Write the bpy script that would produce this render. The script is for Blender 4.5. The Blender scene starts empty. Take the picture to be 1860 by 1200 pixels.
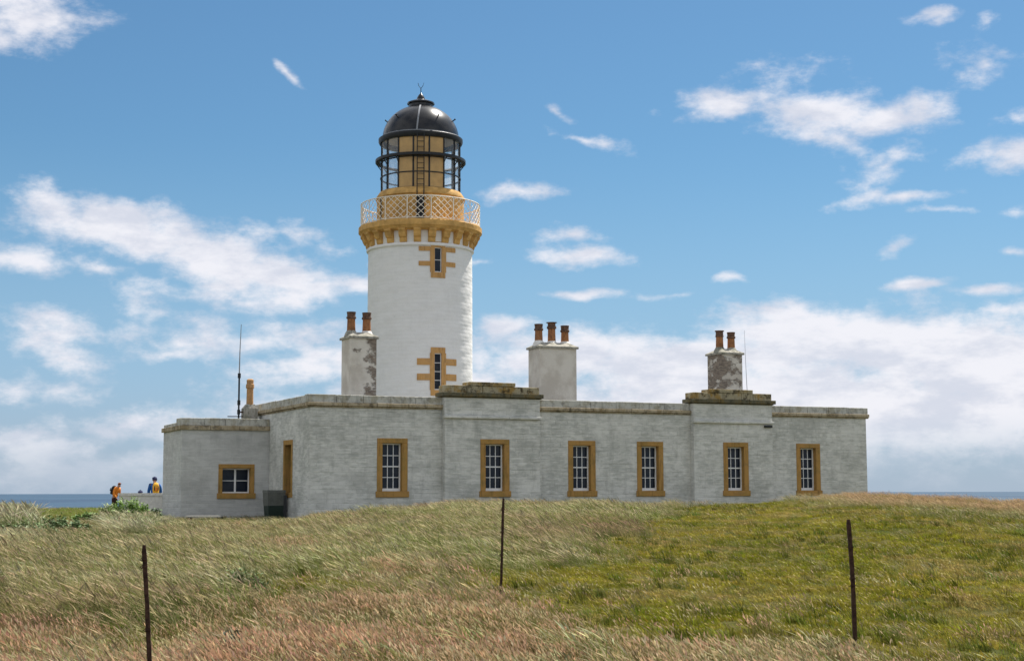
import bpy, bmesh, math, random
import numpy as np
from mathutils import Vector, Matrix
random.seed(7); RNG = np.random.default_rng(11)
sc = bpy.context.scene
COL = sc.collection
# ------------------------------------------------------------------ camera
PITCH = math.radians(6.03); ROLL = math.radians(0.139); FPX = 2785.0
cp, sp = math.cos(PITCH), math.sin(PITCH)
r0 = Vector((1, 0, 0)); up0 = Vector((0, -sp, cp)); fwd = Vector((0, cp, sp))
cr = r0*math.cos(ROLL) - up0*math.sin(ROLL); cu = r0*math.sin(ROLL) + up0*math.cos(ROLL)
cam = bpy.data.cameras.new('camera'); camo = bpy.data.objects.new('camera', cam); COL.objects.link(camo)
M4 = Matrix((cr, cu, -fwd)).transposed().to_4x4(); camo.matrix_world = M4
cam.sensor_width = 36; cam.lens = FPX/1860*36; cam.clip_start = 0.2; cam.clip_end = 120000
sc.camera = camo
def ray(px, py):
    a = (px-930)/FPX; b = (600-py)/FPX
    d = cr*a + cu*b + fwd
    return d.x/d.y, d.z/d.y
def project(X, Y, Z):
    d = X*cr[0]+Y*cr[1]+Z*cr[2]; e = X*cu[0]+Y*cu[1]+Z*cu[2]; f = X*fwd[0]+Y*fwd[1]+Z*fwd[2]
    return 930+FPX*d/f, 600-FPX*e/f
# ------------------------------------------------------------------ light
SUN_AZ = math.radians(36)      # from +X towards +Y is 90-this
SUN_EL = math.radians(56)
sx, sy = math.sin(SUN_AZ)*math.cos(SUN_EL), math.cos(SUN_AZ)*math.cos(SUN_EL)
sun = bpy.data.lights.new('sun', 'SUN'); sun.energy = 4.5; sun.angle = math.radians(0.55); sun.color = (1, .95, .87)
suno = bpy.data.objects.new('sun', sun); COL.objects.link(suno)
suno.rotation_euler = Vector((sx, sy, math.sin(SUN_EL))).to_track_quat('Z', 'Y').to_euler()
suno.location = (20, 20, 60)
sc.view_settings.view_transform = 'Standard'; sc.view_settings.look = 'None'
sc.view_settings.exposure = 0.86; sc.view_settings.gamma = 1; sc.view_settings.use_curve_mapping = False
sc.render.engine = 'CYCLES'
sc.cycles.max_bounces = 6; sc.cycles.transparent_max_bounces = 12

# ---- node helper
class NT:
    def __init__(s, tree): s.t = tree; s.n = tree.nodes; s.l = tree.links
    def new(s, typ, **kw):
        nd = s.n.new(typ)
        for k, v in kw.items(): setattr(nd, k, v)
        return nd
    def put(s, sock, v):
        if isinstance(v, bpy.types.NodeSocket): s.l.new(v, sock)
        elif v is not None: sock.default_value = v
    def m(s, op, a, b=None, c=None, clamp=False):
        nd = s.new('ShaderNodeMath', operation=op, use_clamp=clamp)
        s.put(nd.inputs[0], a)
        if b is not None: s.put(nd.inputs[1], b)
        if c is not None: s.put(nd.inputs[2], c)
        return nd.outputs[0]
    def mix(s, f, a, b, blend='MIX'):
        nd = s.new('ShaderNodeMix', data_type='RGBA', blend_type=blend)
        s.put(nd.inputs[0], f); s.put(nd.inputs[6], a4(a)); s.put(nd.inputs[7], a4(b))
        return nd.outputs[2]
    def ss(s, v, lo, hi):
        nd = s.new('ShaderNodeMapRange', interpolation_type='SMOOTHSTEP')
        s.put(nd.inputs[0], v); nd.inputs[1].default_value = lo; nd.inputs[2].default_value = hi
        return nd.outputs[0]
    def noise(s, vec, scale, detail=4, rough=.55, out=0, **kw):
        nd = s.new('ShaderNodeTexNoise', **kw)
        s.put(nd.inputs['Vector'], vec); nd.inputs['Scale'].default_value = scale
        nd.inputs['Detail'].default_value = detail; nd.inputs['Roughness'].default_value = rough
        return nd.outputs[out]
    def mapping(s, vec, scale=(1, 1, 1), loc=(0, 0, 0), rot=(0, 0, 0)):
        nd = s.new('ShaderNodeMapping'); s.put(nd.inputs[0], vec)
        nd.inputs['Scale'].default_value = scale; nd.inputs['Location'].default_value = loc; nd.inputs['Rotation'].default_value = rot
        return nd.outputs[0]
def a4(c):
    if isinstance(c, tuple) and len(c) == 3: return (*c, 1)
    return c
# ---- world: sky with clouds
W = bpy.data.worlds.new('World'); sc.world = W; W.use_nodes = True
N = NT(W.node_tree); N.n.clear()
tc = N.new('ShaderNodeTexCoord'); gen = tc.outputs['Generated']
sep = N.new('ShaderNodeSeparateXYZ'); N.l.new(gen, sep.inputs[0])
x, y, z = sep.outputs
az = N.m('ARCTAN2', x, y)
hyp = N.m('SQRT', N.m('ADD', N.m('MULTIPLY', x, x), N.m('MULTIPLY', y, y)))
te = N.m('DIVIDE', z, N.m('MAXIMUM', hyp, .02))
sky = N.new('ShaderNodeTexSky'); sky.sky_type = 'NISHITA'; sky.sun_disc = False
sky.sun_elevation = SUN_EL; sky.sun_rotation = SUN_AZ
sky.air_density = 1.0; sky.dust_density = 0.5; sky.ozone_density = 2.0; sky.altitude = 20
SKYMUL = 1.0
skyc = N.mix(1.0, sky.outputs[0], (0.47, 0.70, 0.80), 'MULTIPLY')
cmb = N.new('ShaderNodeCombineXYZ'); N.l.new(az, cmb.inputs[0]); N.l.new(te, cmb.inputs[1])
uv = cmb.outputs[0]
wv = N.noise(uv, 9, 3, .5, out=1)
wsub = N.new('ShaderNodeVectorMath', operation='MULTIPLY_ADD')
N.l.new(wv, wsub.inputs[0]); wsub.inputs[1].default_value = (.075, .045, 0); N.l.new(uv, wsub.inputs[2])
uvw = wsub.outputs[0]
blobs = [
 (20,10,120,58,0,1.05),(130,395,95,48,10,1.15),(255,430,140,56,17,1.25),(390,478,150,54,17,1.25),(510,520,95,34,8,1.0),(640,530,90,20,0,.8),
 (50,478,105,24,8,.85),(510,442,120,30,12,.7),(230,545,90,48,20,.68),(370,590,120,30,10,.62),(120,645,110,30,30,.75),(450,618,280,30,0,.78),(580,665,170,34,0,.85),
 (60,765,60,22,0,1.0),(120,800,120,42,10,1.15),(260,775,110,36,0,.95),(180,850,220,40,0,.9),(160,500,70,26,20,.7),(90,590,90,22,15,.6),(300,640,120,16,0,.7),(420,545,140,20,5,.75),(90,690,80,14,0,.6),(20,850,150,40,0,.7),(0,690,40,30,0,.8),(230,850,140,30,0,.5),
 (550,130,40,13,35,.85),(1050,250,85,15,12,.72),(1000,200,45,12,20,.6),(960,350,75,16,0,.78),(1050,462,84,20,4,.9),(1040,420,40,14,0,.7),(870,475,40,12,0,.6),
 (1350,170,95,38,-8,.82),(1470,185,95,48,8,.95),(1430,115,80,30,0,.7),(1610,210,90,30,0,.85),(1615,300,66,36,0,.9),(1590,355,46,28,0,.65),(1540,245,70,25,35,.75),
 (1785,135,65,45,10,.66),(1835,290,80,25,0,.9),(1665,365,50,13,0,.8),(1720,388,35,8,0,.7),(1830,385,55,12,-8,.8),(1695,38,45,12,0,.75),(1795,48,26,20,0,.7),(1850,235,40,18,0,.7),
 (1655,520,50,11,0,.9),(1790,537,60,10,0,.85),(1820,472,45,12,0,.75),(1300,520,45,12,0,.75),(1655,455,40,13,-10,.7),(1065,538,70,9,0,.75),(1390,570,90,10,0,.8),(1210,543,50,9,0,.65),(1820,575,80,12,0,.8),
 (1500,612,200,60,0,1.5),(1260,665,280,52,0,1.35),(1720,650,260,66,6,1.5),(1010,650,220,46,0,1.1),(920,600,70,18,0,.9),(1400,740,760,80,0,1.5),(1800,800,420,70,0,.7),(860,700,300,50,0,.9)]
acc = None
for (px, py, rx, ry, rot, st) in blobs:
    kx, kz = ray(px, py); hh = math.sqrt(1+kx*kx)
    c = (math.atan(kx), kz/hh, 0)
    sb = N.new('ShaderNodeVectorMath', operation='SUBTRACT'); N.l.new(uvw, sb.inputs[0]); sb.inputs[1].default_value = (c[0]+.0375, c[1]+.0225, 0)
    mp = N.mapping(sb.outputs[0], (FPX/rx, FPX/ry, 1), rot=(0, 0, math.radians(rot)))
    # Mapping 'POINT' scales first, then rotates; use TEXTURE order by rotating beforehand
    nd = mp.node; nd.vector_type = 'TEXTURE'; nd.inputs['Scale'].default_value = (rx/FPX, ry/FPX, 1); nd.inputs['Rotation'].default_value = (0, 0, -math.radians(rot))
    ln = N.new('ShaderNodeVectorMath', operation='LENGTH'); N.l.new(mp, ln.inputs[0])
    v = N.m('MULTIPLY_ADD', ln.outputs['Value'], -st*.8, st*1.25)
    acc = v if acc is None else N.m('SMOOTH_MAX', acc, v, .25)
acc = N.m('MAXIMUM', acc, -.4)
uvs = N.mapping(uv, (1, 1.65, 1), rot=(0, 0, math.radians(-10)))
fb = N.noise(uvs, 16, 9, .60)
fb2 = N.noise(N.mapping(uv, (1, 1.7, 1), loc=(3, 1, 0)), 55, 6, .62)
nz = N.m('ADD', N.m('MULTIPLY', fb, 2.4), N.m('MULTIPLY', fb2, 1.15))
dens = N.m('ADD', acc, N.m('SUBTRACT', nz, 1.775))
dens = N.ss(dens, 0.17, 1.12)
# unseen clouds elsewhere in the sky, thickened to add fill on the shaded facade
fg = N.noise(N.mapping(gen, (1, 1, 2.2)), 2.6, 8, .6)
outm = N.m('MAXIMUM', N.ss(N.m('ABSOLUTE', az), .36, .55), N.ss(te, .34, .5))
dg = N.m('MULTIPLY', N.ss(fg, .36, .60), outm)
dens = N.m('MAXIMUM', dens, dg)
low = N.m('SUBTRACT', 1.0, N.ss(te, .0, .055))
dens = N.m('MULTIPLY', dens, N.m('MULTIPLY_ADD', low, -.75, 1.0))
shade = N.ss(N.noise(N.mapping(uv, (1, 2.5, 1), loc=(7, 2.06, 0)), 17, 7, .62), .36, .60)
cl = N.mix(shade, (6.0, 6.2, 7.0), (7.9, 7.8, 8.2))
cl = N.mix(outm, cl, (9.3, 9.3, 9.4))  # unseen clouds set whiter than the visible ones, for neutral fill light
hz = N.m('SUBTRACT', 1.0, N.ss(te, -.02, .24))
hcol = N.mix(N.ss(te, .0, .09), (3.45, 4.2, 5.35), (3.05, 4.4, 6.35))
skyc = N.mix(N.m('MULTIPLY', hz, .90), skyc, hcol)
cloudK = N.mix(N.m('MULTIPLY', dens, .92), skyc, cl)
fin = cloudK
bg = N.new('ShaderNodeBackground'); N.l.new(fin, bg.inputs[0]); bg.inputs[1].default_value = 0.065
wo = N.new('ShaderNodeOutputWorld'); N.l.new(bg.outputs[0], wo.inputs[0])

# ------------------------------------------------------------------ materials
def mat(name, build, rough=.8, spec=.3):
    m = bpy.data.materials.new(name); m.use_nodes = True
    T = NT(m.node_tree); b = m.node_tree.nodes['Principled BSDF']
    b.inputs['Roughness'].default_value = rough; b.inputs['Specular IOR Level'].default_value = spec
    build(T, b); return m
def pos(T): return T.new('ShaderNodeNewGeometry').outputs['Position']
def objc(T): return T.new('ShaderNodeTexCoord').outputs['Object']
def bump(T, b, h, dist=.01, st=.5):
    n = T.new('ShaderNodeBump'); T.l.new(h, n.inputs['Height']); n.inputs['Distance'].default_value = dist; n.inputs['Strength'].default_value = st
    T.l.new(n.outputs[0], b.inputs['Normal'])
def simple(name, c, var=.15, scale=8, rough=.7, spec=.3, bd=.004, metal=0):
    def f(T, b):
        p = pos(T); n = T.noise(p, scale, 5, .6)
        lo = tuple(v*(1-var) for v in c); hi = tuple(min(1, v*(1+var)) for v in c)
        T.l.new(T.mix(T.ss(n, .3, .7), lo, hi), b.inputs['Base Color']); b.inputs['Metallic'].default_value = metal
        if bd: bump(T, b, T.noise(p, scale*3, 4), bd, .4)
    return mat(name, f, rough, spec)
def wallpaint(name, base, dirt, amount, streak=.5):
    def f(T, b):
        p = pos(T); o = objc(T)
        n1 = T.noise(p, .9, 5, .62); n2 = T.noise(T.mapping(o, (1.3, 1.3, 5)), 2.2, 6, .7)
        n3 = T.noise(T.mapping(p, (2.6, 2.6, .55)), 1.3, 6, .65)
        at = T.new('ShaderNodeAttribute', attribute_name='tint')
        f1 = T.ss(T.m('ADD', T.m('MULTIPLY', n1, .5), T.m('MULTIPLY', n2, .7)), .50, .74)
        c = T.mix(T.m('MULTIPLY', f1, amount), base, dirt)
        c = T.mix(T.m('MULTIPLY', T.ss(n3, .52, .75), streak), c, tuple(v*.62 for v in dirt))
        n5 = T.noise(T.mapping(p, (1, 1, 1.6), loc=(4, 8, 2)), .55, 6, .7)
        c = T.mix(T.m('MULTIPLY', T.ss(n5, .50, .66), streak), c, tuple(v*.74 for v in dirt))
        n4 = T.noise(o, 14, 4, .7)
        c = T.mix(T.m('MULTIPLY', T.ss(n4, .60, .78), .5), c, tuple(v*.5 for v in dirt))
        oi = T.new('ShaderNodeObjectInfo').outputs['Random']
        tv = T.m('ADD', T.m('MULTIPLY', T.m('SUBTRACT', T.m('FRACT', T.m('ADD', oi, at.outputs['Fac'])), .5), .11), 1.0)
        mm = T.new('ShaderNodeVectorMath', operation='SCALE'); T.l.new(c, mm.inputs[0]); T.l.new(tv, mm.inputs['Scale'])
        T.l.new(mm.outputs[0], b.inputs['Base Color'])
        bump(T, b, T.noise(p, 22, 6, .7), .012, .7)
    return mat(name, f, .9, .15)
m_wall = wallpaint('weathered_white_paint', (.68, .67, .63), (.43, .435, .40), .9, .38)
m_annex = wallpaint('smoother_white_paint', (.58, .575, .555), (.44, .44, .425), .7, .32)
m_tower = wallpaint('clean_white_paint', (.80, .79, .77), (.72, .71, .69), .5, .12)
def lichen(name, base, k1, k2, a1, a2):
    def f(T, b):
        p = pos(T)
        n1 = T.noise(p, 2.3, 6, .68); n2 = T.noise(T.mapping(p, loc=(9, 3, 1)), 3.6, 6, .7); n3 = T.noise(T.mapping(p, (8, 8, .9)), 1.5, 4, .6)
        c = T.mix(T.m('MULTIPLY', T.ss(n1, .46, .62), a1), base, k1)
        c = T.mix(T.m('MULTIPLY', T.ss(n2, .50, .62), a2), c, k2)
        c = T.mix(T.m('MULTIPLY', T.ss(n3, .52, .68), .55), c, tuple(v*.42 for v in base))
        T.l.new(c, b.inputs['Base Color']); bump(T, b, T.noise(p, 14, 6, .7), .015, .8)
    return mat(name, f, .95, .1)
m_parapet = lichen('parapet_stone_paint', (.53, .52, .47), (.27, .22, .11), (.10, .09, .07), .5, .45)
m_cornice = lichen('cornice_stone', (.44, .37, .26), (.20, .14, .06), (.07, .06, .045), .6, .6)
m_bayparapet = lichen('lichened_stone', (.38, .33, .22), (.33, .20, .045), (.06, .048, .03), .85, .85)
m_ledge = lichen('mossy_dark_ledge', (.13, .12, .08), (.22, .14, .035), (.05, .045, .03), .5, .7)
m_ochre = lichen('ochre_painted_stone', (.43, .245, .08), (.30, .20, .06), (.22, .15, .07), .6, .4)
m_ochretan = lichen('tan_painted_stone', (.56, .32, .125), (.46, .25, .09), (.36, .24, .14), .45, .3)
m_ochre2 = simple('ochre_paint', (.56, .33, .11), .24, 3, .75, .15, .01)
m_ochrepane = simple('ochre_blanked_glass', (.50, .30, .10), .12, 2.5, .35, .5)
m_sash = simple('white_sash_paint', (.80, .80, .80), .06, 6, .5)
m_rail = simple('white_rail_paint', (.82, .76, .66), .05, 6, .5)
m_black = simple('black_gloss_paint', (.012, .013, .016), .2, 3, .26, .38, 0)
m_blackiron = simple('black_iron', (.015, .016, .018), .2, 5, .45)
m_greystrip = simple('lead_grey_strip', (.25, .26, .28), .1, 5, .45)
m_rust = simple('rusty_iron', (.045, .024, .017), .5, 30, .85, .2)
m_pot = lichen('terracotta', (.36, .165, .075), (.26, .12, .06), (.08, .05, .035), .6, .5)
m_potdark = simple('sooty_terracotta', (.13, .075, .05), .4, 12, .9)
m_mortar = lichen('weathered_mortar', (.38, .36, .31), (.20, .20, .15), (.09, .09, .07), .7, .6)
m_white_mortar = simple('white_mortar', (.72, .69, .64), .12, 10, .9)
m_roof = simple('roof_lead', (.12, .12, .12), .2, 3, .7)
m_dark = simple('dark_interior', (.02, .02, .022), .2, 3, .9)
m_cream = simple('cream_interior', (.62, .57, .47), .1, 3, .7)
def flaky(name, cover, sgn=.16):
    def f(T, b):
        p = pos(T); o = objc(T)
        n = T.noise(T.mapping(o, (1, 1, 1.5)), 1.7, 7, .70)
        br = T.noise(T.mapping(p, (2, 2, 9)), 2.5, 4, .6)
        sp_ = T.new('ShaderNodeSeparateXYZ'); T.l.new(o, sp_.inputs[0])
        bias = T.m('MULTIPLY', sp_.outputs[0], sgn)
        c0 = T.mix(T.ss(T.noise(p, 1.6, 4), .35, .65), (.66, .62, .55), (.52, .475, .41))
        c1 = T.mix(T.ss(br, .35, .65), (.30, .25, .20), (.15, .125, .105))
        edge = T.m('ADD', n, bias)
        c = T.mix(T.ss(edge, cover, cover+.055), c0, c1)
        T.l.new(c, b.inputs['Base Color'])
        bump(T, b, T.m('ADD', T.noise(p, 18, 5, .7), T.m('MULTIPLY', T.ss(edge, cover, cover+.03), -1.2)), .03, .8)
    return mat(name, f, .95, .1)
m_ch1 = flaky('flaking_render', .55); m_ch2 = flaky('stained_render', .80); m_ch3 = flaky('badly_flaking_render', .495, -.16)
def glassdark(T, b):
    p = pos(T)
    T.l.new(T.mix(T.ss(T.noise(p, 1.7, 2), .4, .6), (.010, .016, .030), (.022, .028, .040)), b.inputs['Base Color'])
    bump(T, b, T.noise(p, 1.5, 2), .01, .25)
m_glass = mat('dark_window_glass', glassdark, .10, .22)
def clearglass(name, op, tint):
    m = bpy.data.materials.new(name); m.use_nodes = True; T = NT(m.node_tree); b = m.node_tree.nodes['Principled BSDF']
    tr = T.new('ShaderNodeBsdfTransparent'); tr.inputs[0].default_value = (*tint, 1)
    df = T.new('ShaderNodeBsdfTranslucent'); df.inputs[0].default_value = (.92, .94, .95, 1)
    gl = T.new('ShaderNodeBsdfGlossy'); gl.inputs['Roughness'].default_value = .05
    fr = T.new('ShaderNodeValue'); fr.outputs[0].default_value = .09
    mx = T.new('ShaderNodeMixShader'); mx.inputs[0].default_value = op; T.l.new(tr.outputs[0], mx.inputs[1]); T.l.new(df.outputs[0], mx.inputs[2])
    m2 = T.new('ShaderNodeMixShader'); T.l.new(fr.outputs[0], m2.inputs[0]); T.l.new(mx.outputs[0], m2.inputs[1]); T.l.new(gl.outputs[0], m2.inputs[2])
    T.l.new(m2.outputs[0], m.node_tree.nodes['Material Output'].inputs[0]); m.node_tree.nodes.remove(b); return m
m_clear = clearglass('lantern_glass', .22, (.95, .97, .97))

# ------------------------------------------------------------------ mesh helpers
class MB:
    def __init__(s): s.v = []; s.f = []; s.t = []; s.uset = []
    def add(s, vs, fs, t=0.0):
        o = len(s.v); s.v += [tuple(v) for v in vs]; s.f += [tuple(i+o for i in f) for f in fs]; s.t += [t]*len(fs)
    def box(s, x0, x1, y0, y1, z0, z1, t=0.0, skip=()):
        vs = [(x0,y0,z0),(x1,y0,z0),(x1,y1,z0),(x0,y1,z0),(x0,y0,z1),(x1,y0,z1),(x1,y1,z1),(x0,y1,z1)]
        fs = {'b':(0,3,2,1),'t':(4,5,6,7),'f':(0,1,5,4),'r':(1,2,6,5),'k':(2,3,7,6),'l':(3,0,4,7)}
        s.add(vs, [f for k, f in fs.items() if k not in skip], t)
    def cham(s, x0, x1, y0, y1, z0, z1, c=.01, t=0.0, face='f'):
        # box whose front (f: -y, l: -x) face is chamfered
        if face == 'f':
            vs = [(x0,y1,z0),(x1,y1,z0),(x1,y1,z1),(x0,y1,z1),(x0+c,y0,z0+c),(x1-c,y0,z0+c),(x1-c,y0,z1-c),(x0+c,y0,z1-c)]
        else:
            vs = [(x1,y1,z0),(x1,y0,z0),(x1,y0,z1),(x1,y1,z1),(x0,y1-c,z0+c),(x0,y0+c,z0+c),(x0,y0+c,z1-c),(x0,y1-c,z1-c)]
        s.add(vs, [(4,5,6,7),(0,1,5,4),(1,2,6,5),(2,3,7,6),(3,0,4,7)], t)
    def lathe(s, prof, n=48, a0=0, a1=2*math.pi, cap=False, t=0.0, center=(0, 0)):
        full = abs(a1-a0-2*math.pi) < 1e-6; m = n if full else n+1
        vs = []
        for (r, z) in prof:
            for i in range(m):
                a = a0+(a1-a0)*i/n; vs.append((center[0]+r*math.sin(a), center[1]-r*math.cos(a), z))
        fs = []
        for j in range(len(prof)-1):
            for i in range(n):
                k = (i+1) % m
                fs.append((j*m+i, j*m+k, (j+1)*m+k, (j+1)*m+i))
        if cap:
            fs.append(tuple(range(m-1, -1, -1))); fs.append(tuple((len(prof)-1)*m+i for i in range(m)))
        s.add(vs, fs, t)
    def tube(s, pts, r, n=8, t=0.0, cap=True):
        pts = [Vector(p) for p in pts]; rs = r if isinstance(r, (list, tuple)) else [r]*len(pts)
        vs = []; prev = None
        for i, p in enumerate(pts):
            d = (pts[min(i+1, len(pts)-1)]-pts[max(i-1, 0)]).normalized()
            ref = Vector((0, 0, 1)) if abs(d.z) < .9 else Vector((1, 0, 0))
            a = d.cross(ref).normalized(); b = d.cross(a)
            for k in range(n):
                w = 2*math.pi*k/n; vs.append(p+(a*math.cos(w)+b*math.sin(w))*rs[i])
        fs = [(i*n+k, i*n+(k+1) % n, (i+1)*n+(k+1) % n, (i+1)*n+k) for i in range(len(pts)-1) for k in range(n)]
        if cap: fs += [tuple(range(n-1, -1, -1)), tuple((len(pts)-1)*n+k for k in range(n))]
        s.add(vs, fs, t)
    def build(s, name, m, parent=None, smooth=False, loc=None):
        me = bpy.data.meshes.new(name); me.from_pydata(s.v, [], s.f); me.update()
        me.materials.append(m)
        at = me.attributes.new('tint', 'FLOAT', 'FACE'); at.data.foreach_set('value', s.t)
        bm = bmesh.new(); bm.from_mesh(me); bmesh.ops.recalc_face_normals(bm, faces=bm.faces); bm.to_mesh(me); bm.free()
        if smooth:
            me.polygons.foreach_set('use_smooth', [True]*len(me.polygons))
            me.set_sharp_from_angle(angle=math.radians(38))
        o = bpy.data.objects.new(name, me); COL.objects.link(o)
        if parent: o.parent = parent
        if loc: o.location = loc
        return o
def tag(o, label=None, cat=None, group=None, kind=None):
    for k, v in (('label', label), ('category', cat), ('group', group), ('kind', kind)):
        if v: o[k] = v
    return o
def empty(name, loc, rz=0):
    o = bpy.data.objects.new(name, None); COL.objects.link(o); o.location = loc; o.rotation_euler = (0, 0, rz); o.empty_display_size = .3
    return o
def dup(o, parent=None, loc=None, rz=None):
    c = o.copy(); COL.objects.link(c)
    if parent: c.parent = parent
    if loc is not None: c.location = loc
    if rz is not None: c.rotation_euler = (0, 0, rz)
    return c

# ------------------------------------------------------------------ frame of the house
PHI = math.radians(24.4); AX, AY = -6.9, 52.5
ux, uy = math.cos(PHI), math.sin(PHI); wx, wy = -uy, ux
kx, kz = ray(563, 820); AX = kx*AY
def F(px, py, off=0.0):
    """point of the photograph on a plane parallel to the facade, off metres behind it -> (x, z) in the house frame"""
    kx, kz = ray(px, py)
    ox, oy = AX+off*wx, AY+off*wy
    s = (kx*oy-ox)/(ux-kx*uy); return s, kz*(oy+s*uy)
def hw(x, y): return AX+x*ux+y*wx, AY+x*uy+y*wy
L = F(1574, 820)[0]
GZ = -1.0
DEP = 8.33
# ------------------------------------------------------------------ terrain
def vnoise(X, Y, sc_, seed=0):
    x = np.asarray(X)/sc_+seed*17.3; y = np.asarray(Y)/sc_+seed*7.7
    xi = np.floor(x).astype(np.int64); yi = np.floor(y).astype(np.int64); fx = x-xi; fy = y-yi
    fx = fx*fx*(3-2*fx); fy = fy*fy*(3-2*fy)
    def h(a, b):
        n = (a*374761393+b*668265263+seed*1442695041) & 0xffffffff
        n = ((n ^ (n >> 13))*1274126177) & 0xffffffff
        return ((n ^ (n >> 16)) & 0xffff)/65535.0
    return (h(xi, yi)*(1-fx)+h(xi+1, yi)*fx)*(1-fy)+(h(xi, yi+1)*(1-fx)+h(xi+1, yi+1)*fx)*fy
def fbm(X, Y, s, seed=0, o=4):
    v = 0; a = .5; 
    for i in range(o): v = v+a*(vnoise(X, Y, s, seed+i)-.5)*2; a *= .5; s *= .5
    return v
YC = 46.0
cpx = np.array([-900, 0, 200, 300, 400, 562, 700, 800, 912, 1040, 1180, 1300, 1400, 1468, 1540, 1640, 1750, 1860, 2400])
cz = np.array([-1.1, -1.1, -1.05, -1.10, -1.08, -.94, -.65, -.54, -.46, -.42, -.48, -.46, -.38, -.30, -.17, -.18, -.28, -.46, -.9])
def sst(a, b, x):
    t = np.clip((x-a)/(b-a), 0, 1); return t*t*(3-2*t)
def ground(X, Y):
    X = np.asarray(X, float); Y = np.asarray(Y, float)
    # the mound follows the line of the front wall, about seven metres before it
    col = 930+FPX*X/np.maximum(Y, 25)
    zc = np.interp(col, cpx, cz)
    near = np.interp(Y, [-400, 8, 14.5, 16, 20, 27, 36, YC], [-1.9, -1.74, -1.62, -1.50, -1.27, -1.08, -.80, 0])
    base20 = -1.27
    t = sst(20, YC, Y)*.55+np.clip((Y-20)/(YC-20), 0, 1)*.45
    front = np.where(Y < 20, near, base20+(zc-base20)*t)
    back = zc+(-1.0-zc)*sst(YC, YC+6.5, Y)
    z = np.where(Y < YC, front, back)
    z = z-sst(104, 125, Y)*11-sst(150, 220, np.abs(X))*11-sst(-20, -160, Y)*6
    far = sst(47, 52, Y)
    z = z+fbm(X, Y, 3.2, 3)*.11*(1-far*.85)*sst(8, 14, Y)+fbm(X, Y, 1.0, 5, 3)*.075*(1-far*.85)
    return z
def gridmesh(xs, ys, zf, name, m):
    XX, YY = np.meshgrid(xs, ys); ZZ = zf(XX, YY)
    v = np.stack([XX.ravel(), YY.ravel(), ZZ.ravel()], 1); nx = len(xs); ny = len(ys)
    i = (np.arange(ny-1)[:, None]*nx+np.arange(nx-1)[None, :]).ravel()
    f = np.stack([i, i+1, i+1+nx, i+nx], 1)
    me = bpy.data.meshes.new(name); me.vertices.add(len(v)); me.vertices.foreach_set('co', v.ravel())
    me.loops.add(f.size); me.loops.foreach_set('vertex_index', f.ravel()); me.polygons.add(len(f))
    me.polygons.foreach_set('loop_start', np.arange(0, f.size, 4)); me.polygons.foreach_set('use_smooth', np.ones(len(f), bool))
    me.update(); me.validate(); me.materials.append(m)
    o = bpy.data.objects.new(name, me); COL.objects.link(o); return o
def soil(T, b):
    p = pos(T); n1 = T.noise(p, .35, 5, .6); n2 = T.noise(p, 2.2, 6, .7); n3 = T.noise(p, 9, 4, .7)
    c = T.mix(T.ss(n1, .4, .6), (.060, .070, .022), (.095, .085, .032))
    c = T.mix(T.ss(n2, .5, .7), c, (.12, .095, .045)); c = T.mix(T.m('MULTIPLY', T.ss(n3, .5, .7), .6), c, (.030, .034, .014))
    T.l.new(c, b.inputs['Base Color']); bump(T, b, n3, .06, .8)
m_soil = mat('turf_soil', soil, 1, 0)
xs = np.concatenate([np.arange(-240, -42, 9), np.arange(-42, 42, .33), np.arange(42, 241, 9)])
ys = np.concatenate([np.arange(-160, 4, 8), np.arange(4, 62, .33), np.arange(62, 130, 2.0), np.arange(130, 180, 12)])
tag(gridmesh(xs, ys, ground, 'ground', m_soil), kind='structure')
def sea(T, b):
    p = pos(T); n = T.noise(T.mapping(p, (.002, .0006, 1)), 1, 5, .6)
    n2 = T.noise(T.mapping(p, (.02, .004, 1)), 1, 5, .7)
    c = T.mix(T.ss(n, .35, .65), (.024, .052, .095), (.036, .078, .125)); c = T.mix(T.m('MULTIPLY', T.ss(n2, .5, .7), .4), c, (.08, .13, .18))
    T.l.new(c, b.inputs['Base Color']); bump(T, b, T.noise(T.mapping(p, (.3, .1, 1)), 1, 4), .3, .5)
m_sea = mat('sea_water', sea, .75, .12)
b = MB(); b.v = [(-70000, -400, -12), (70000, -400, -12), (70000, 70000, -12), (-70000, 70000, -12)]; b.f = [(0, 1, 2, 3)]; b.t = [0]
tag(b.build('sea', m_sea), kind='structure')

# ------------------------------------------------------------------ lighthouse tower
TY = 68.0; kx, _ = ray(763, 560); TX = kx*TY
def tz(py): return ray(763, py)[1]*TY
def tr(px, py=560):  # half width in px -> metres at height py
    kx0 = ray(763, py)[0]; kx1 = ray(763+px, py)[0]; return (kx1-kx0)*TY*.9985
TG = GZ
light = empty('lighthouse', (TX, TY, TG))
tag(light, 'round white lighthouse tower with ochre corbelled gallery and black domed lantern', 'lighthouse')
def Z(py): return tz(py)-TG
RB = tr(96, 710); RT = tr(94.3, 465)
zt = Z(452)
zb_vis = Z(715)
def rad(z): return RB+(RT-RB)*(z-zb_vis)/(zt-zb_vis) if z > zb_vis else RB+(zb_vis-z)*.01
# window positions: angle from -Y axis toward +X
def wang(px, py): 
    return math.asin(min(1, tr(px-763, py)/rad(Z(py)))) - math.atan2(TX, TY)
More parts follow.
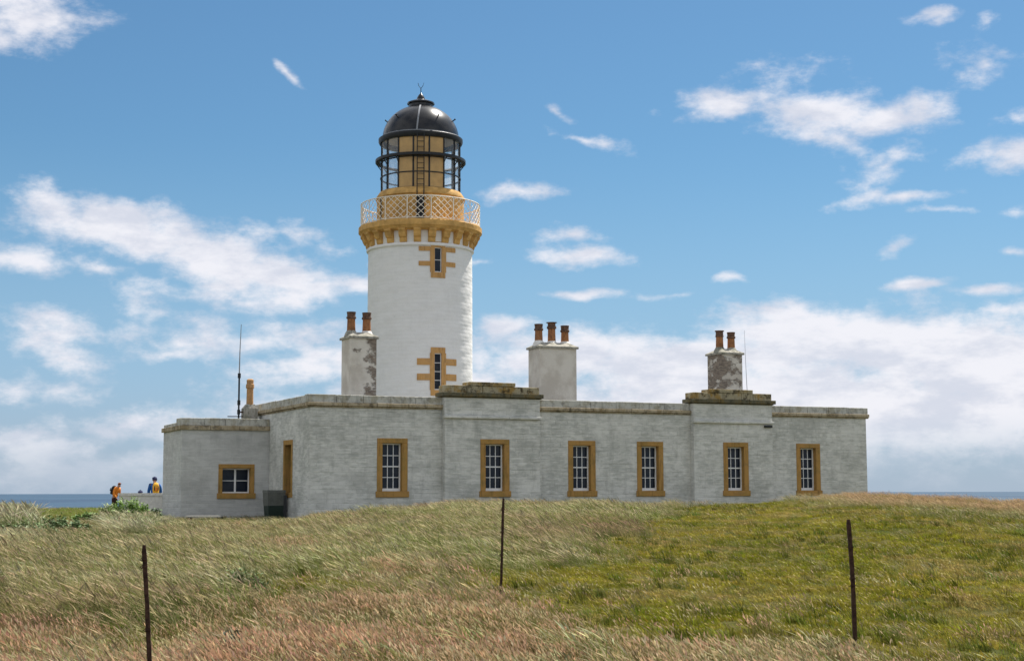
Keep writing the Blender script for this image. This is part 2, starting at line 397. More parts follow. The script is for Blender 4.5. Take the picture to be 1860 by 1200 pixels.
# lathe() angle convention: (sin a, -cos a) so a = 0 faces the camera side
WA = PHI-math.atan(.0)  # faces the same way as the facade
A1 = wang(794, 484); A2 = wang(795.5, 680)
WA = (A1+A2)/2
wins = []
for (yt, yb) in ((463, 507), (649, 714)):
    wins.append((Z(yb), Z(yt), .16))
zl = [0.0]; ch = .172
while zl[-1]+ch < zt: zl.append(zl[-1]+ch)
zl.append(zt)
for (a, b_, w) in wins: zl += [a, b_]
zl = sorted(set(round(v, 4) for v in zl))
thetas = list(np.linspace(-math.pi, math.pi, 120, endpoint=False))
for w in (-.165, .165): thetas.append(WA+w/RT)
thetas = sorted(thetas)
prof = []
for i, zz in enumerate(zl):
    isw = any(abs(zz-a) < 1e-3 or abs(zz-b_) < 1e-3 for (a, b_, w) in wins)
    if i in (0, len(zl)-1) or isw: prof.append((zz, 0.0, i)); continue
    prof.append((zz-.03, .0, i)); prof.append((zz, -.0015-.0025*random.random(), i+.5)); prof.append((zz+.03, .0, i+1))
vs = []; fs = []; n = len(thetas)
for (zz, dr, i) in prof:
    for a in thetas:
        wob = .0016*math.sin(a*23+i*2.1)+.0028*math.sin(a*7-i*1.7)+.001*math.sin(a*41+i*5.3)
        r = rad(zz)+dr+wob*(1 if dr or True else 0); vs.append((r*math.sin(a), -r*math.cos(a), zz))
for j in range(len(prof)-1):
    zm = (prof[j][0]+prof[j+1][0])/2
    for i in range(n):
        k = (i+1) % n; am = (thetas[i]+thetas[k])/2
        if any(a < zm < b_ for (a, b_, w) in wins) and abs(am-WA) < .165/RT and k: continue
        fs.append((j*n+i, j*n+k, (j+1)*n+k, (j+1)*n+i))
mb = MB(); mb.add(vs, fs); tw = mb.build('tower_wall', m_tower, light, smooth=True)
# collar and lower mould
mb = MB(); zc0 = Z(460)
mb.lathe([(RT-.02, zc0-.02), (RT+.07, zc0), (RT+.09, zc0+.05), (RT+.06, zc0+.12), (RT+.005, zc0+.16)], 96)
mb.build('collar', m_tower, light, smooth=True)
mb = MB(); zs0 = Z(432)
mb.lathe([(RT, zc0+.1), (RT+.02, zs0)], 96); mb.build('gallery_wall', m_tower, light, smooth=True)
# gallery slab
RG = tr(112, 420)
zd = Z(416)
mb = MB(); mb.lathe([(RT+.01, zs0-.04), (RG-.22, zs0-.02), (RG-.10, zs0+.03), (RG-.05, zs0+.12), (RG, zs0+.15), (RG, zd-.03), (RG-.03, zd), (0.3, zd)], 96)
mb.build('gallery_slab', m_ochre2, light, smooth=True)
def sector(mb, a0, a1, r0_, r1_, z0, z1, n=4):
    vs = []
    for (r, z) in ((r0_, z0), (r1_, z0), (r1_, z1), (r0_, z1)):
        for i in range(n+1):
            a = a0+(a1-a0)*i/n; vs.append((r*math.sin(a), -r*math.cos(a), z))
    m = n+1; fs = []
    for j in range(4):
        k = (j+1) % 4
        for i in range(n): fs.append((j*m+i, j*m+i+1, k*m+i+1, k*m+i))
    fs += [(0, m, 2*m, 3*m), (n, m+n, 2*m+n, 3*m+n)]
    mb.add(vs, fs)
# corbels: 24 two-roll brackets
cb = MB(); hwid = .155
pr = [(RT-.02, zc0+.13), (RT+.07, zc0+.14), (RT+.11, zc0+.22), (RT+.12, zc0+.34), (RT+.20, zc0+.37), (RT+.25, zc0+.47), (RG-.16, zs0-.12), (RG-.09, zs0-.05), (RG-.09, zs0+.02), (RT-.02, zs0+.02)]
vs = [(-hwid, -r, z) for r, z in pr]+[(hwid, -r, z) for r, z in pr]; q = len(pr)
cb.add(vs, [tuple(range(q)), tuple(range(2*q-1, q-1, -1))]+[(i, (i+1) % q, q+(i+1) % q, q+i) for i in range(q)])
c0 = cb.build('corbel', m_ochre2, light)
for i in range(24):
    c = c0 if i == 0 else dup(c0, light)
    c.rotation_euler = (0, 0, math.radians(.4+15*i))
# tower windows
for (za, zb_, hw_) in wins:
    first = za > 8
    R = rad((za+zb_)/2); fr = MB()
    def cbox(mb, x0, x1, d0, d1, z0, z1):
        # box in tangent frame at WA, d = distance inward from the wall face
        t = Vector((math.cos(WA), math.sin(WA), 0)); nn = Vector((math.sin(WA), -math.cos(WA), 0))
        vs = []
        for z in (z0, z1):
            for (x_, d) in ((x0, d0), (x1, d0), (x1, d1), (x0, d1)): 
                p = nn*(R-d)+t*x_; vs.append((p.x, p.y, z))
        mb.add(vs, [(0,3,2,1),(4,5,6,7),(0,1,5,4),(1,2,6,5),(2,3,7,6),(3,0,4,7)])
    for sgn in (-1, 1): cbox(fr, sgn*.165-.03*(sgn > 0), sgn*.165+.03*(sgn < 0), .05, .16, za, zb_)
    fr.__class__
    cbox(fr, -.135, .135, .05, .16, zb_-.04, zb_-.001); cbox(fr, -.135, .135, .05, .16, za+.001, za+.05)
    nb = 1 if first else 3
    H = zb_-za-.09; step = H/(nb+1)
    for q in range(nb): cbox(fr, -.135, .135, .09, .13, za+.05+step*(q+1)-.014, za+.05+step*(q+1)+.014)
    w = fr.build('window', m_sash, light)
    for q in range(nb+1):
        g = MB(); cbox(g, -.134, .134, .10, .115, za+.05+step*q+.015*(q > 0), za+.05+step*(q+1)-.015*(q < nb)); g.build('pane', m_glass, w)
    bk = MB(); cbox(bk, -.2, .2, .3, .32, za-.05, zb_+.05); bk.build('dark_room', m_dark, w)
    s = MB(); hwb = .365
    for (x0, x1, z0, z1) in ((-hwb, -.165, za, zb_), (.165, hwb, za, zb_), (-hwb*.9, hwb*.9, zb_, zb_+.24), (-hwb*.9, hwb*.9, za-.24, za)):
        q = MB(); sector(q, WA+x0/R, WA+x1/R, R-.3, R+.035, z0, z1); q.build('surround_stone', m_ochretan, w)
    qs = (Z(470), Z(496)) if first else (Z(670), Z(697))
    for zq in qs:
        for sgn in (-1, 1):
            q = MB(); h = .20 if first else .28
            sector(q, WA+sgn*(hwb+.003)/R, WA+sgn*(.86 if first else .92)/R, R-.05, R+.03, zq, zq+h, 8); q.build('quoin', m_ochretan, w)
# lantern base
RM = tr(79, 385); ztop = Z(366)
mb = MB(); mb.lathe([(RM, zd+.002), (RM, ztop), (RM+.06, ztop+.02), (RM+.06, ztop+.08), (tr(72.5, 352)+.05, Z(353)), (1.2, Z(353)+.01)], 96)
mb.build('lantern_base', m_ochre2, light, smooth=True)
# gallery railing
rl = MB(); RR = RG-.10; zr = Z(375)
for (zz, r_) in ((zr, .024), (zd+.06, .02)):
    rl.lathe([(RR+r_*math.cos(a), zz+r_*math.sin(a)) for a in np.linspace(0, 2*math.pi, 7)], 96)
rail = rl.build('railing', m_rail, light, smooth=True)
A0 = math.radians(-9.0); NPN = 16
p = MB(); p.tube([(0, -RR, zd), (0, -RR, zr+.03)], .024, 6); post0 = p.build('railing_post', m_rail, rail)
lp = MB(); wa = 2*math.pi/NPN; Hh = zr-zd-.06; ncell = 3.5; nh = 3.5
def rp(t, h): a = t*wa; return (RR*math.sin(a), -RR*math.cos(a), zd+.06+h*Hh)
slope = 1.0
k = -nh
cells = 7  # diagonals per panel, each direction
for dirn in (1, -1):
    for q in range(-7, 8):
        t0 = q/3.5; pts = []
        for e in np.linspace(0, 1, 9):
            t = t0+dirn*e*1.0
            if -1e-6 <= t <= 1+1e-6: pts.append(rp(t, e))
        if len(pts) > 1: lp.tube(pts, .0135, 4, cap=False)
lat0 = lp.build('lattice_panel', m_rail, rail)
for i in range(NPN):
    a = A0+i*wa
    for o0 in (post0, lat0):
        o = o0 if i == 0 else dup(o0, rail)
        o.rotation_euler = (0, 0, a)
# lantern glazing
RL = tr(72, 300); ang0 = math.radians(4.4)
levels = [Z(354), Z(326), Z(299), Z(262)]
mul = MB(); mul.box(-.035, .035, -RL-.03, -RL+.05, levels[0], levels[3]); mul0 = mul.build('mullion', m_blackiron, light)
pw = 2*math.pi/16
for i in range(16):
    o = mul0 if i == 0 else dup(mul0, light); o.rotation_euler = (0, 0, ang0+(i+.5)*pw)
bars = MB()
for zz in (levels[0]+.02, levels[1], levels[2]):
    bars.lathe([(RL-.03, zz-.022), (RL+.035, zz-.022), (RL+.035, zz+.022), (RL-.03, zz+.022), (RL-.03, zz-.022)], 64)
bars.build('glazing_ring', m_blackiron, light)
for t in range(3):
    mk = {}
    for i in range(16):
        # three columns toward the camera side are blanked in ochre
        ochre = i in (15, 0, 1); key = ochre
        if key not in mk:
            g = MB(); za_, zb_ = levels[t]+.045*(t == 0)+.023*(t > 0), levels[t+1]-.023
            if ochre: sector(g, -pw/2+.02, pw/2-.02, RL-.006, RL+.006, za_, zb_, 3)
            else: g.lathe([(RL, za_), (RL, zb_)], 3, -pw/2+.02, pw/2-.02)
            mk[key] = g.build('pane', m_ochrepane if ochre else m_clear, light, smooth=True); o = mk[key]
        else: o = dup(mk[key], light)
        o.rotation_euler = (0, 0, ang0+i*pw)
        if ochre: o['label'] = 'ochre blanked lantern pane'
# lens and floor
ln = MB(); ln.lathe([(.0, levels[0]), (.22, levels[0]), (.22, levels[0]+.5), (.45, levels[0]+.55), (.5, levels[0]+.9), (.45, levels[0]+1.25), (.2, levels[0]+1.45), (.0, levels[0]+1.5)], 20)
ln.build('lamp_lens', m_greystrip, light, smooth=True)
# catwalk ring with brackets
cw = MB(); RC = tr(82, 298); zc_ = Z(297)
cw.lathe([(RL+.04, zc_-.02), (RC, zc_-.02), (RC, zc_+.10), (RC-.04, zc_+.10), (RC-.04, zc_+.02), (RL+.04, zc_+.02)], 80); cat = cw.build('catwalk', m_blackiron, light, smooth=True)
br = MB(); br.tube([(0, -RL-.02, zc_-.28), (0, -RC+.03, zc_-.02)], .022, 6); b0 = br.build('bracket', m_blackiron, cat)
for i in range(16):
    o = b0 if i == 0 else dup(b0, cat); o.rotation_euler = (0, 0, ang0+(i+.5)*pw)
# dome
RD = tr(69.5, 250); zbs = Z(262); zg = Z(258)
gut = MB(); RGu = tr(76.5, 262)
gut.lathe([(RL-.06, zbs-.03), (RGu-.05, zbs-.05), (RGu, zbs+.04), (RGu, zbs+.18), (RGu-.06, zbs+.22), (RD-.02, zbs+.19)], 80)
gut.build('dome_gutter', m_blackiron, light, smooth=True)
bd_ = MB(); bd_.lathe([(RD-.01, zbs+.19), (RD+.05, zbs+.20), (RD+.05, zbs+.27), (RD-.01, zbs+.28)], 80); bd_.build('dome_band', m_greystrip, light, smooth=True)
dm = MB(); pts = []
dh = Z(197)-zbs-.2
r_neck = tr(21.5, 195)
a_end = math.acos(r_neck*1.15/RD)
sv = dh/math.sin(a_end)
for a in np.linspace(0, a_end, 22): pts.append((RD*math.cos(a), zbs+.2+sv*math.sin(a)))
dm.lathe(pts, 80); dome = dm.build('dome', m_black, light, smooth=True)
di = MB(); di.lathe([(r-.06, z-.04) for r, z in pts], 48); di.build('dome_lining', m_cream, light, smooth=True)
vt = MB(); zn = Z(198)
vt.lathe([(r_neck*1.15, zn-.02), (r_neck, zn+.06), (r_neck, Z(189)), (tr(25, 188), Z(190)), (tr(24.5, 188), Z(187.5)), (tr(16, 182), Z(184)), (tr(8, 180), Z(181)), (tr(6.5, 178), Z(177)), (tr(4, 172), Z(173)), (.02, Z(169.5))], 48)
vt.build('ventilator', m_black, light, smooth=True)
vn = MB(); vn.tube([(0, 0, Z(170)), (0, 0, Z(160))], .02, 6)
vn.tube([(0, 0, Z(161)), (-.10, 0, Z(156)), (-.13, 0, Z(151))], .012, 5); vn.tube([(0, 0, Z(161)), (.10, 0, Z(156)), (.13, 0, Z(151))], .012, 5)
vn.build('weather_vane', m_blackiron, light)
st = MB()
for j in range(len(pts)-1):
    a = math.radians(-2.2+5*j/len(pts))
    def q(pt, w, e): 
        return ((pt[0]+e)*math.sin(a+w/pt[0]), -(pt[0]+e)*math.cos(a+w/pt[0]), pt[1]+e)
    st.add([q(pts[j], -.035, .015), q(pts[j], .035, .015), q(pts[j+1], .035, .015), q(pts[j+1], -.035, .015)], [(0, 1, 2, 3)])
st.build('lightning_strip', m_greystrip, light)
hd = MB(); j = 9
pz = pts[j]; hd.tube([(0, -pz[0]+.02, pz[1]), (0, -pz[0]-.10, pz[1]+.09)], .028, 6); hd.tube([(-.07, -pz[0]-.10, pz[1]+.09), (.07, -pz[0]-.10, pz[1]+.09)], .02, 6)
h0 = hd.build('dome_handhold', m_blackiron, light)
for i, a in enumerate((-128, -84, -40, 34, 78, 126, 170)):
    o = h0 if i == 0 else dup(h0, light); o.rotation_euler = (0, 0, math.radians(a))
# ladder
ld = MB(); la = math.radians(3.4)
for sgn in (-1, 1): ld.tube([(sgn*.15, -RL-.14, levels[0]-.05), (sgn*.15, -RL-.14, zbs+.1)], .026, 6)
zz = levels[0]+.1
while zz < zbs: ld.tube([(-.15, -RL-.14, zz), (.15, -RL-.14, zz)], .016, 5, cap=False); zz += .24
lo = ld.build('ladder', m_blackiron, light); lo.rotation_euler = (0, 0, la)
ld = MB()
for sgn in (-1, 1): ld.tube([(sgn*.15, -RM-.09, zd+.02), (sgn*.15, -RM-.09, ztop+.25)], .026, 6)
zz = zd+.2
while zz < ztop: ld.tube([(-.15, -RM-.09, zz), (.15, -RM-.09, zz)], .018, 5, cap=False); zz += .22
ld.box(-.13, .13, -RM-.02, -RM+.05, zd+.05, ztop-.12)
lo = ld.build('hatch_ladder', m_blackiron, light); lo.rotation_euler = (0, 0, la)
pp = MB(); pp.tube([(0, -RM-.04, zd+.02), (0, -RM-.04, ztop-.05)], .03, 6); o = pp.build('pipe', m_blackiron, light); o.rotation_euler = (0, 0, math.radians(-58))

# ------------------------------------------------------------------ keepers' house
house = empty('keepers_house', (AX, AY, GZ), PHI)
tag(house, 'long low white painted stone keepers house with ochre framed windows and flat parapet', 'house')
def HZ(z): return z-GZ
def fz(px, py, off=0): return HZ(F(px, py, off)[1])
z_top = (fz(640, 716)+fz(1500, 739.5))/2; z_pb = (fz(640, 733)+fz(1500, 749.5))/2; z_cb = (fz(640, 741)+fz(1480, 757.5))/2
wz0 = HZ(-.15); wz1 = HZ(1.90)
BP = .25
B1 = (F(807.5, 850, -BP)[0], F(981, 850, -BP)[0]); B2 = (F(1261, 850, -BP)[0], F(1404.5, 850, -BP)[0])
zb_led_t = fz(890, 714, -BP); zb_led_b = fz(890, 723, -BP); zb_p1 = fz(890, 701, -BP); zb_p2 = fz(890, 695.5, -BP)
zstr_t = fz(890, 754.5, -BP); zstr_b = fz(890, 763, -BP)
WW = 1.13
cx = []
for (px, off) in ((712.5, 0), (899, -BP), (1057, 0), (1181, 0), (1337, -BP), (1468.5, 0)): cx.append(F(px, 850, off)[0])
OW = .37; # half opening
fwin = [(c, (-BP if i in (1, 4) else 0)) for i, c in enumerate(cx)]
opens = [(c-WW/2, c+WW/2, wz0, wz1) for c in cx]
def wallbox(mb, a0, a1, z0, z1, ops, y0, y1, face='f'):
    """wall body with holes, as boxes"""
    ops = sorted([o for o in ops if o[0] > a0 and o[1] < a1]); c = a0
    def bx(p, q, zz0, zz1):
        if face == 'f': mb.box(p, q, y0, y1, zz0, zz1)
        else: mb.box(y0, y1, p, q, zz0, zz1)
    for o in ops:
        bx(c, o[0], z0, z1); bx(o[0], o[1], z0, o[2]); bx(o[0], o[1], o[3], z1); c = o[1]
    bx(c, a1, z0, z1)
stones_all = []
def stones(a0, a1, z0, z1, ops, plane, face='f', ch=.160, lmin=.24, lmax=.62, relief=.0075):
    """stone courses proud of the plane; collects (quad params)"""
    nrow = max(1, int(round((z1-z0)/ch))); h = (z1-z0)/nrow; jit = [0]+[random.uniform(-.03, .03) for _ in range(nrow-1)]+[0]
    for r in range(nrow):
        za = z0+r*h+jit[r]; zb = z0+(r+1)*h+jit[r+1]; segs = [(a0, a1)]
        for o in ops:
            if zb > o[2]+.01 and za < o[3]-.01:
                ns = []
                for (p, q) in segs:
                    if o[1] <= p or o[0] >= q: ns.append((p, q)); continue
                    if o[0]-p > .02: ns.append((p, o[0]))
                    if q-o[1] > .02: ns.append((o[1], q))
                segs = ns
        for (p, q) in segs:
            x = p
            first = random.uniform(.15, lmax)
            while x < q-.01:
                ln = first if x == p else random.uniform(lmin, lmax); first = None or ln
                if q-(x+ln) < .22: ln = q-x
                stones_all.append((face, plane, x, min(q, x+ln), za, zb, relief*random.uniform(.55, 1.25)))
                x += ln
FT = .45
wb = MB(); 
regs = [(0, B1[0]), (B1[1], B2[0]), (B2[1], L)]
for (a, b_) in regs:
    wallbox(wb, a, b_, 0, z_cb, opens, .0, FT)
    stones(a, b_, .0, z_cb-.005, opens, 0)
for (a, b_) in (B1, B2):
    wallbox(wb, a, b_, 0, zb_led_b, opens, -BP, FT)
    stones(a, b_, .0, zstr_b, opens, -BP); stones(a, b_, zstr_t, zb_led_b, opens, -BP)
# side, rear and right walls
sd0, sz0, sz1 = F(531, 850)[0], 0, 0
def G(px, py, x=0.0):
    """point on the side wall plane (house x = x) -> (depth y, z)"""
    kx, kz = ray(px, py); ox, oy = AX+x*ux, AY+x*uy
    t = (kx*oy-ox)/(wx-kx*wy); return t, kz*(oy+t*wy)
dy0 = G(531.5, 850)[0]; dy1 = G(515, 850)[0]
dz0 = HZ(G(523, 903)[1]); dz1 = HZ(G(523, 799)[1])
sop = [(dy0, dy1, dz0, dz1)]
wallbox(wb, FT, DEP, 0, z_cb, sop, 0, FT, 'l'); stones(.0, 5.14, 0, z_cb-.005, sop, 0, 'l')
wb.box(L-FT, L, FT, DEP-FT, 0, z_cb); wb.box(FT, L, DEP-FT, DEP, 0, z_cb)
wb.build('wall', m_wall, house)
# annex
AXX0 = F(329, 850, 5.15)[0]; AY0 = 5.15; AY1 = 8.33
za_top = HZ(ray(400, 759.5)[1]*0)  # replaced below
def fza(px, py): return HZ(F(px, py, AY0)[1])
za_top = fza(410, 759.3); za_pb = fza(410, 773); za_cb = fza(410, 781)
aw = (F(396.5, 870, AY0)[0], F(462, 870, AY0)[0], fza(430, 905), fza(430, 842.5))
ab = MB(); wallbox(ab, AXX0, 0, 0, za_cb, [aw], AY0, AY0+.35); ab.box(AXX0, AXX0+.35, AY0+.35, AY1, 0, za_cb); ab.box(AXX0+.35, 0, AY1-.35, AY1, 0, za_cb)
ab.build('annex_wall', m_annex, house)
n_main = len(stones_all)
stones(AXX0, -.002, 0, za_cb-.005, [aw], AY0, 'f', relief=.005); stones(AY0, AY1, 0, za_cb-.005, [], AXX0, 'l', relief=.005)
# individual stones: the 300 largest in view, the rest joined
def stone_mesh(mb, s, t):
    face, pl, a, b_, z0, z1, rel = s; j = .005
    if face == 'f': mb.cham(a+j, b_-j, pl-rel, pl+.002, z0+j, z1-j, .008, t)
    else: mb.cham(pl-rel, pl+.002, a+j, b_-j, z0+j, z1-j, .010, t, 'l')
def ok(s): return s[5] > .55
vis = [i for i, s in enumerate(stones_all) if ok(s) and s[0] == 'f']
vis.sort(key=lambda i: -((stones_all[i][3]-stones_all[i][2])*(stones_all[i][5]-stones_all[i][4])/(60+stones_all[i][2]*.4)**2))
big = set(vis[:296]); rest = MB(); rest2 = MB()
for i, s in enumerate(stones_all):
    t = random.random()
    if i in big:
        q = MB(); stone_mesh(q, s, 0); q.build('stone', m_wall if i < n_main else m_annex, house)
    else: stone_mesh(rest if i < n_main else rest2, s, t)
tag(rest.build('stonework', m_wall, house), kind='stuff'); tag(rest2.build('annex_stonework', m_annex, house), kind='stuff')
# cornice and parapet, each stone its own part
def run(name, a0, a1, y0, y1, z0, z1, m, ln, face='f', prof=None, gap=.006):
    n = max(1, int(round((a1-a0)/ln))); e = [a0+(a1-a0)*i/n for i in range(n+1)]
    for i in range(1, n): e[i] += random.uniform(-.08, .08)
    for i in range(n):
        p, q = e[i]+gap*(i > 0), e[i+1]-gap*(i < n-1); b_ = MB(); dj = random.uniform(-.006, .006); dz = random.uniform(-.008, .004)
        if face == 'f': b_.box(p, q, y0+dj, y1, z0, z1+dz, random.random())
        else: b_.box(y0+dj, y1, p, q, z0, z1+dz, random.random())
        o = b_.build(name, m, house)
        md = o.modifiers.new('bevel', 'BEVEL'); md.width = .012; md.segments = 1
PJ = .11
def eave(a0, a1, yf, m1=m_cornice, m2=m_parapet, zt=z_top, zp=z_pb, zc=z_cb, ln=1.0, face='f', th=.34):
    run('cornice_stone', a0, a1, yf-PJ, yf+th, zc+.05, zp, m1, ln*1.3, face)
    run('cornice_stone', a0, a1, yf-PJ*.5, yf+th, zc, zc+.048, m1, ln*1.3, face)
    run('parapet_stone', a0, a1, yf-.01, yf+th, zp+.002, zt, m2, ln, face)
for (a, b_) in regs: eave(a-(PJ if a == 0 else 0), b_+(PJ if b_ == L else 0), 0)
eave(.35, DEP, 0, face='l')
run('parapet_stone', L-.34, L, .34, DEP, z_cb, z_top, m_parapet, 1.1, 'f') if False else None
bb = MB(); bb.box(L-.34, L, .36, DEP-.34, z_cb, z_top); bb.box(.34, L, DEP-.33, DEP, z_cb, z_top); bb.build('rear_parapet', m_parapet, house)
rf = MB(); rf.box(.3, L-.3, .3, DEP-.3, z_cb-.15, z_cb-.02); rf.build('roof', m_roof, house)
def bay(a, b_, cpx0, cpx1, m1, m2):
    sf = -BP
    run('cornice_stone', a-.11, b_+.11, sf-.12, .40, zb_led_b+.035, zb_led_t, m1, 1.2)
    run('cornice_stone', a-.05, b_+.05, sf-.06, .40, zb_led_b, zb_led_b+.033, m1, 1.2)
    run('parapet_stone', a+.03, b_-.02, sf+.0, .40, zb_led_t+.002, zb_p1, m2, .72)
    c0_, c1_ = F(cpx0, 700, sf)[0], F(cpx1, 700, sf)[0]
    run('cap_stone', c0_, c1_, sf-.02, .38, zb_p1+.002, zb_p2+.03, m2, .8)
    run('string_course', a-.035, b_+.035, sf-.10, sf+.05, zstr_b+.05, zstr_t-.02, m_wall, 1.3)
    run('string_course', a-.02, a+.09, sf+.05, 0, zstr_b, zstr_t, m_wall, 1.3)
bay(*B1, 852, 936, m_ledge, m_bayparapet); bay(*B2, 1289, 1367, m_ledge, m_bayparapet)
# annex eaves and roof
run('cornice_stone', AXX0-.09, -.002, AY0-.09, AY0+.28, za_cb, za_pb, m_cornice, 1.1)
run('parapet_stone', AXX0, -.002, AY0, AY0+.28, za_pb+.002, za_top, m_parapet, .9)
run('cornice_stone', AY0+.29, AY1, AXX0-.09, AXX0+.28, za_cb, za_pb, m_cornice, 1.1, 'l')
run('parapet_stone', AY0+.29, AY0+1.0, AXX0, AXX0+.28, za_pb+.002, za_top, m_parapet, .8, 'l')
run('parapet_stone', AY0+1.01, AY1, AXX0, AXX0+.28, za_pb+.002, za_top-.15, m_parapet, .8, 'l')
ar = MB(); ar.box(AXX0+.2, -.02, AY0+.2, AY1-.1, za_cb-.1, za_pb); ar.build('annex_roof', m_roof, house)
# windows
def window(xc, yf, z0, z1, ncol, nrow, ow, sw, lint, sillh, mull=False):
    """xc centre, yf face plane; ow = outer width, sw = stone width"""
    x0, x1 = xc-ow/2, xc+ow/2; ox0, ox1 = x0+sw, x1-sw; oz0, oz1 = z0+sillh, z1-lint; d = yf+.20
    f = MB(); e = .003; st_ = .045
    f.box(ox0+e, ox0+st_, d-.02, d+.06, oz0+e, oz1-e); f.box(ox1-st_, ox1-e, d-.02, d+.06, oz0+e, oz1-e)
    f.box(ox0+st_, ox1-st_, d-.02, d+.06, oz1-.05, oz1-e); f.box(ox0+st_, ox1-st_, d-.02, d+.06, oz0+e, oz0+(.10 if not mull else .05))
    gx0, gx1, gz0, gz1 = ox0+st_, ox1-st_, oz0+(.10 if not mull else .05), oz1-.05
    bw = .013; pw_ = (gx1-gx0)/ncol; ph = (gz1-gz0)/nrow; k = 0
    for i in range(1, ncol): 
        ww = .035 if mull and i == ncol//2 else bw
        f.box(gx0+i*pw_-ww, gx0+i*pw_+ww, d+.0, d+.045, gz0, gz1)
    for j in range(1, nrow):
        ww = .022 if j == nrow//2 and not mull else bw
        f.box(gx0, gx1, d+.004 if ww == bw else d-.012, d+.041, gz0+j*ph-ww, gz0+j*ph+ww)
    w = f.build('window', m_sash, house)
    for i in range(ncol):
        for j in range(nrow):
            g = MB(); g.box(gx0+i*pw_+.01, gx0+(i+1)*pw_-.01, d+.018+random.uniform(0, .003), d+.024, gz0+j*ph+.01, gz0+(j+1)*ph-.01); g.build('pane', m_glass, w)
    pr_ = .022; dd = yf+.44
    def stn(nm, *a):
        g = MB(); g.box(*a); o = g.build(nm, m_ochre, w); md = o.modifiers.new('bevel', 'BEVEL'); md.width = .01; md.segments = 1
    stn('lintel', x0, x1, yf-pr_, dd, oz1, z1)
    stn('jamb', x0, ox0, yf-pr_, dd, oz0+.002, oz1-.002); stn('jamb', ox1, x1, yf-pr_, dd, oz0+.002, oz1-.002)
    stn('sill', x0-.045, x1+.045, yf-pr_-.045, dd, z0, oz0)
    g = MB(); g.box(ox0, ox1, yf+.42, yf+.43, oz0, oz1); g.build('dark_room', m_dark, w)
for (c, yf) in fwin: window(c, yf, wz0, wz1, 3, 4, WW, .20, .17, .21)
window((aw[0]+aw[1])/2, AY0, aw[2], aw[3], 2, 2, aw[1]-aw[0], .15, .15, .20, True)
# side door recess
dr = MB(); o_ = .16; zoff = 0
def sb(nm, m, y0, y1, xx0, xx1, z0, z1):
    g = MB(); g.box(xx0, xx1, y0, y1, z0, z1); return g
a_, b_ = dy0, dy1
dfr = MB(); dfr.box(.30, .34, a_+.16, b_-.16, dz0+.18, dz1-.17); wdo = dfr.build('side_window', m_glass, house)
for (y0, y1, z0, z1, nm) in ((a_, a_+.16, dz0+.18, dz1-.17, 'jamb'), (b_-.16, b_, dz0+.18, dz1-.17, 'jamb'), (a_, b_, dz1-.168, dz1, 'lintel'), (a_-.04, b_+.04, dz0, dz0+.178, 'sill')):
    g = MB(); g.box(-.022, .44, y0, y1, z0, z1); g.build(nm, m_ochre, wdo)
# bracket on bay 2
bx_, bz_ = F(1394, 774, -BP); g = MB(); g.box(bx_-.17, bx_+.17, -BP-.10, -BP-.03, HZ(bz_)-.05, HZ(bz_)+.03); g.box(bx_-.14, bx_-.10, -BP-.03, -BP+.01, HZ(bz_)-.04, HZ(bz_)+.02); g.box(bx_+.10, bx_+.14, -BP-.03, -BP+.01, HZ(bz_)-.04, HZ(bz_)+.02)
g.build('iron_bracket', m_blackiron, house)
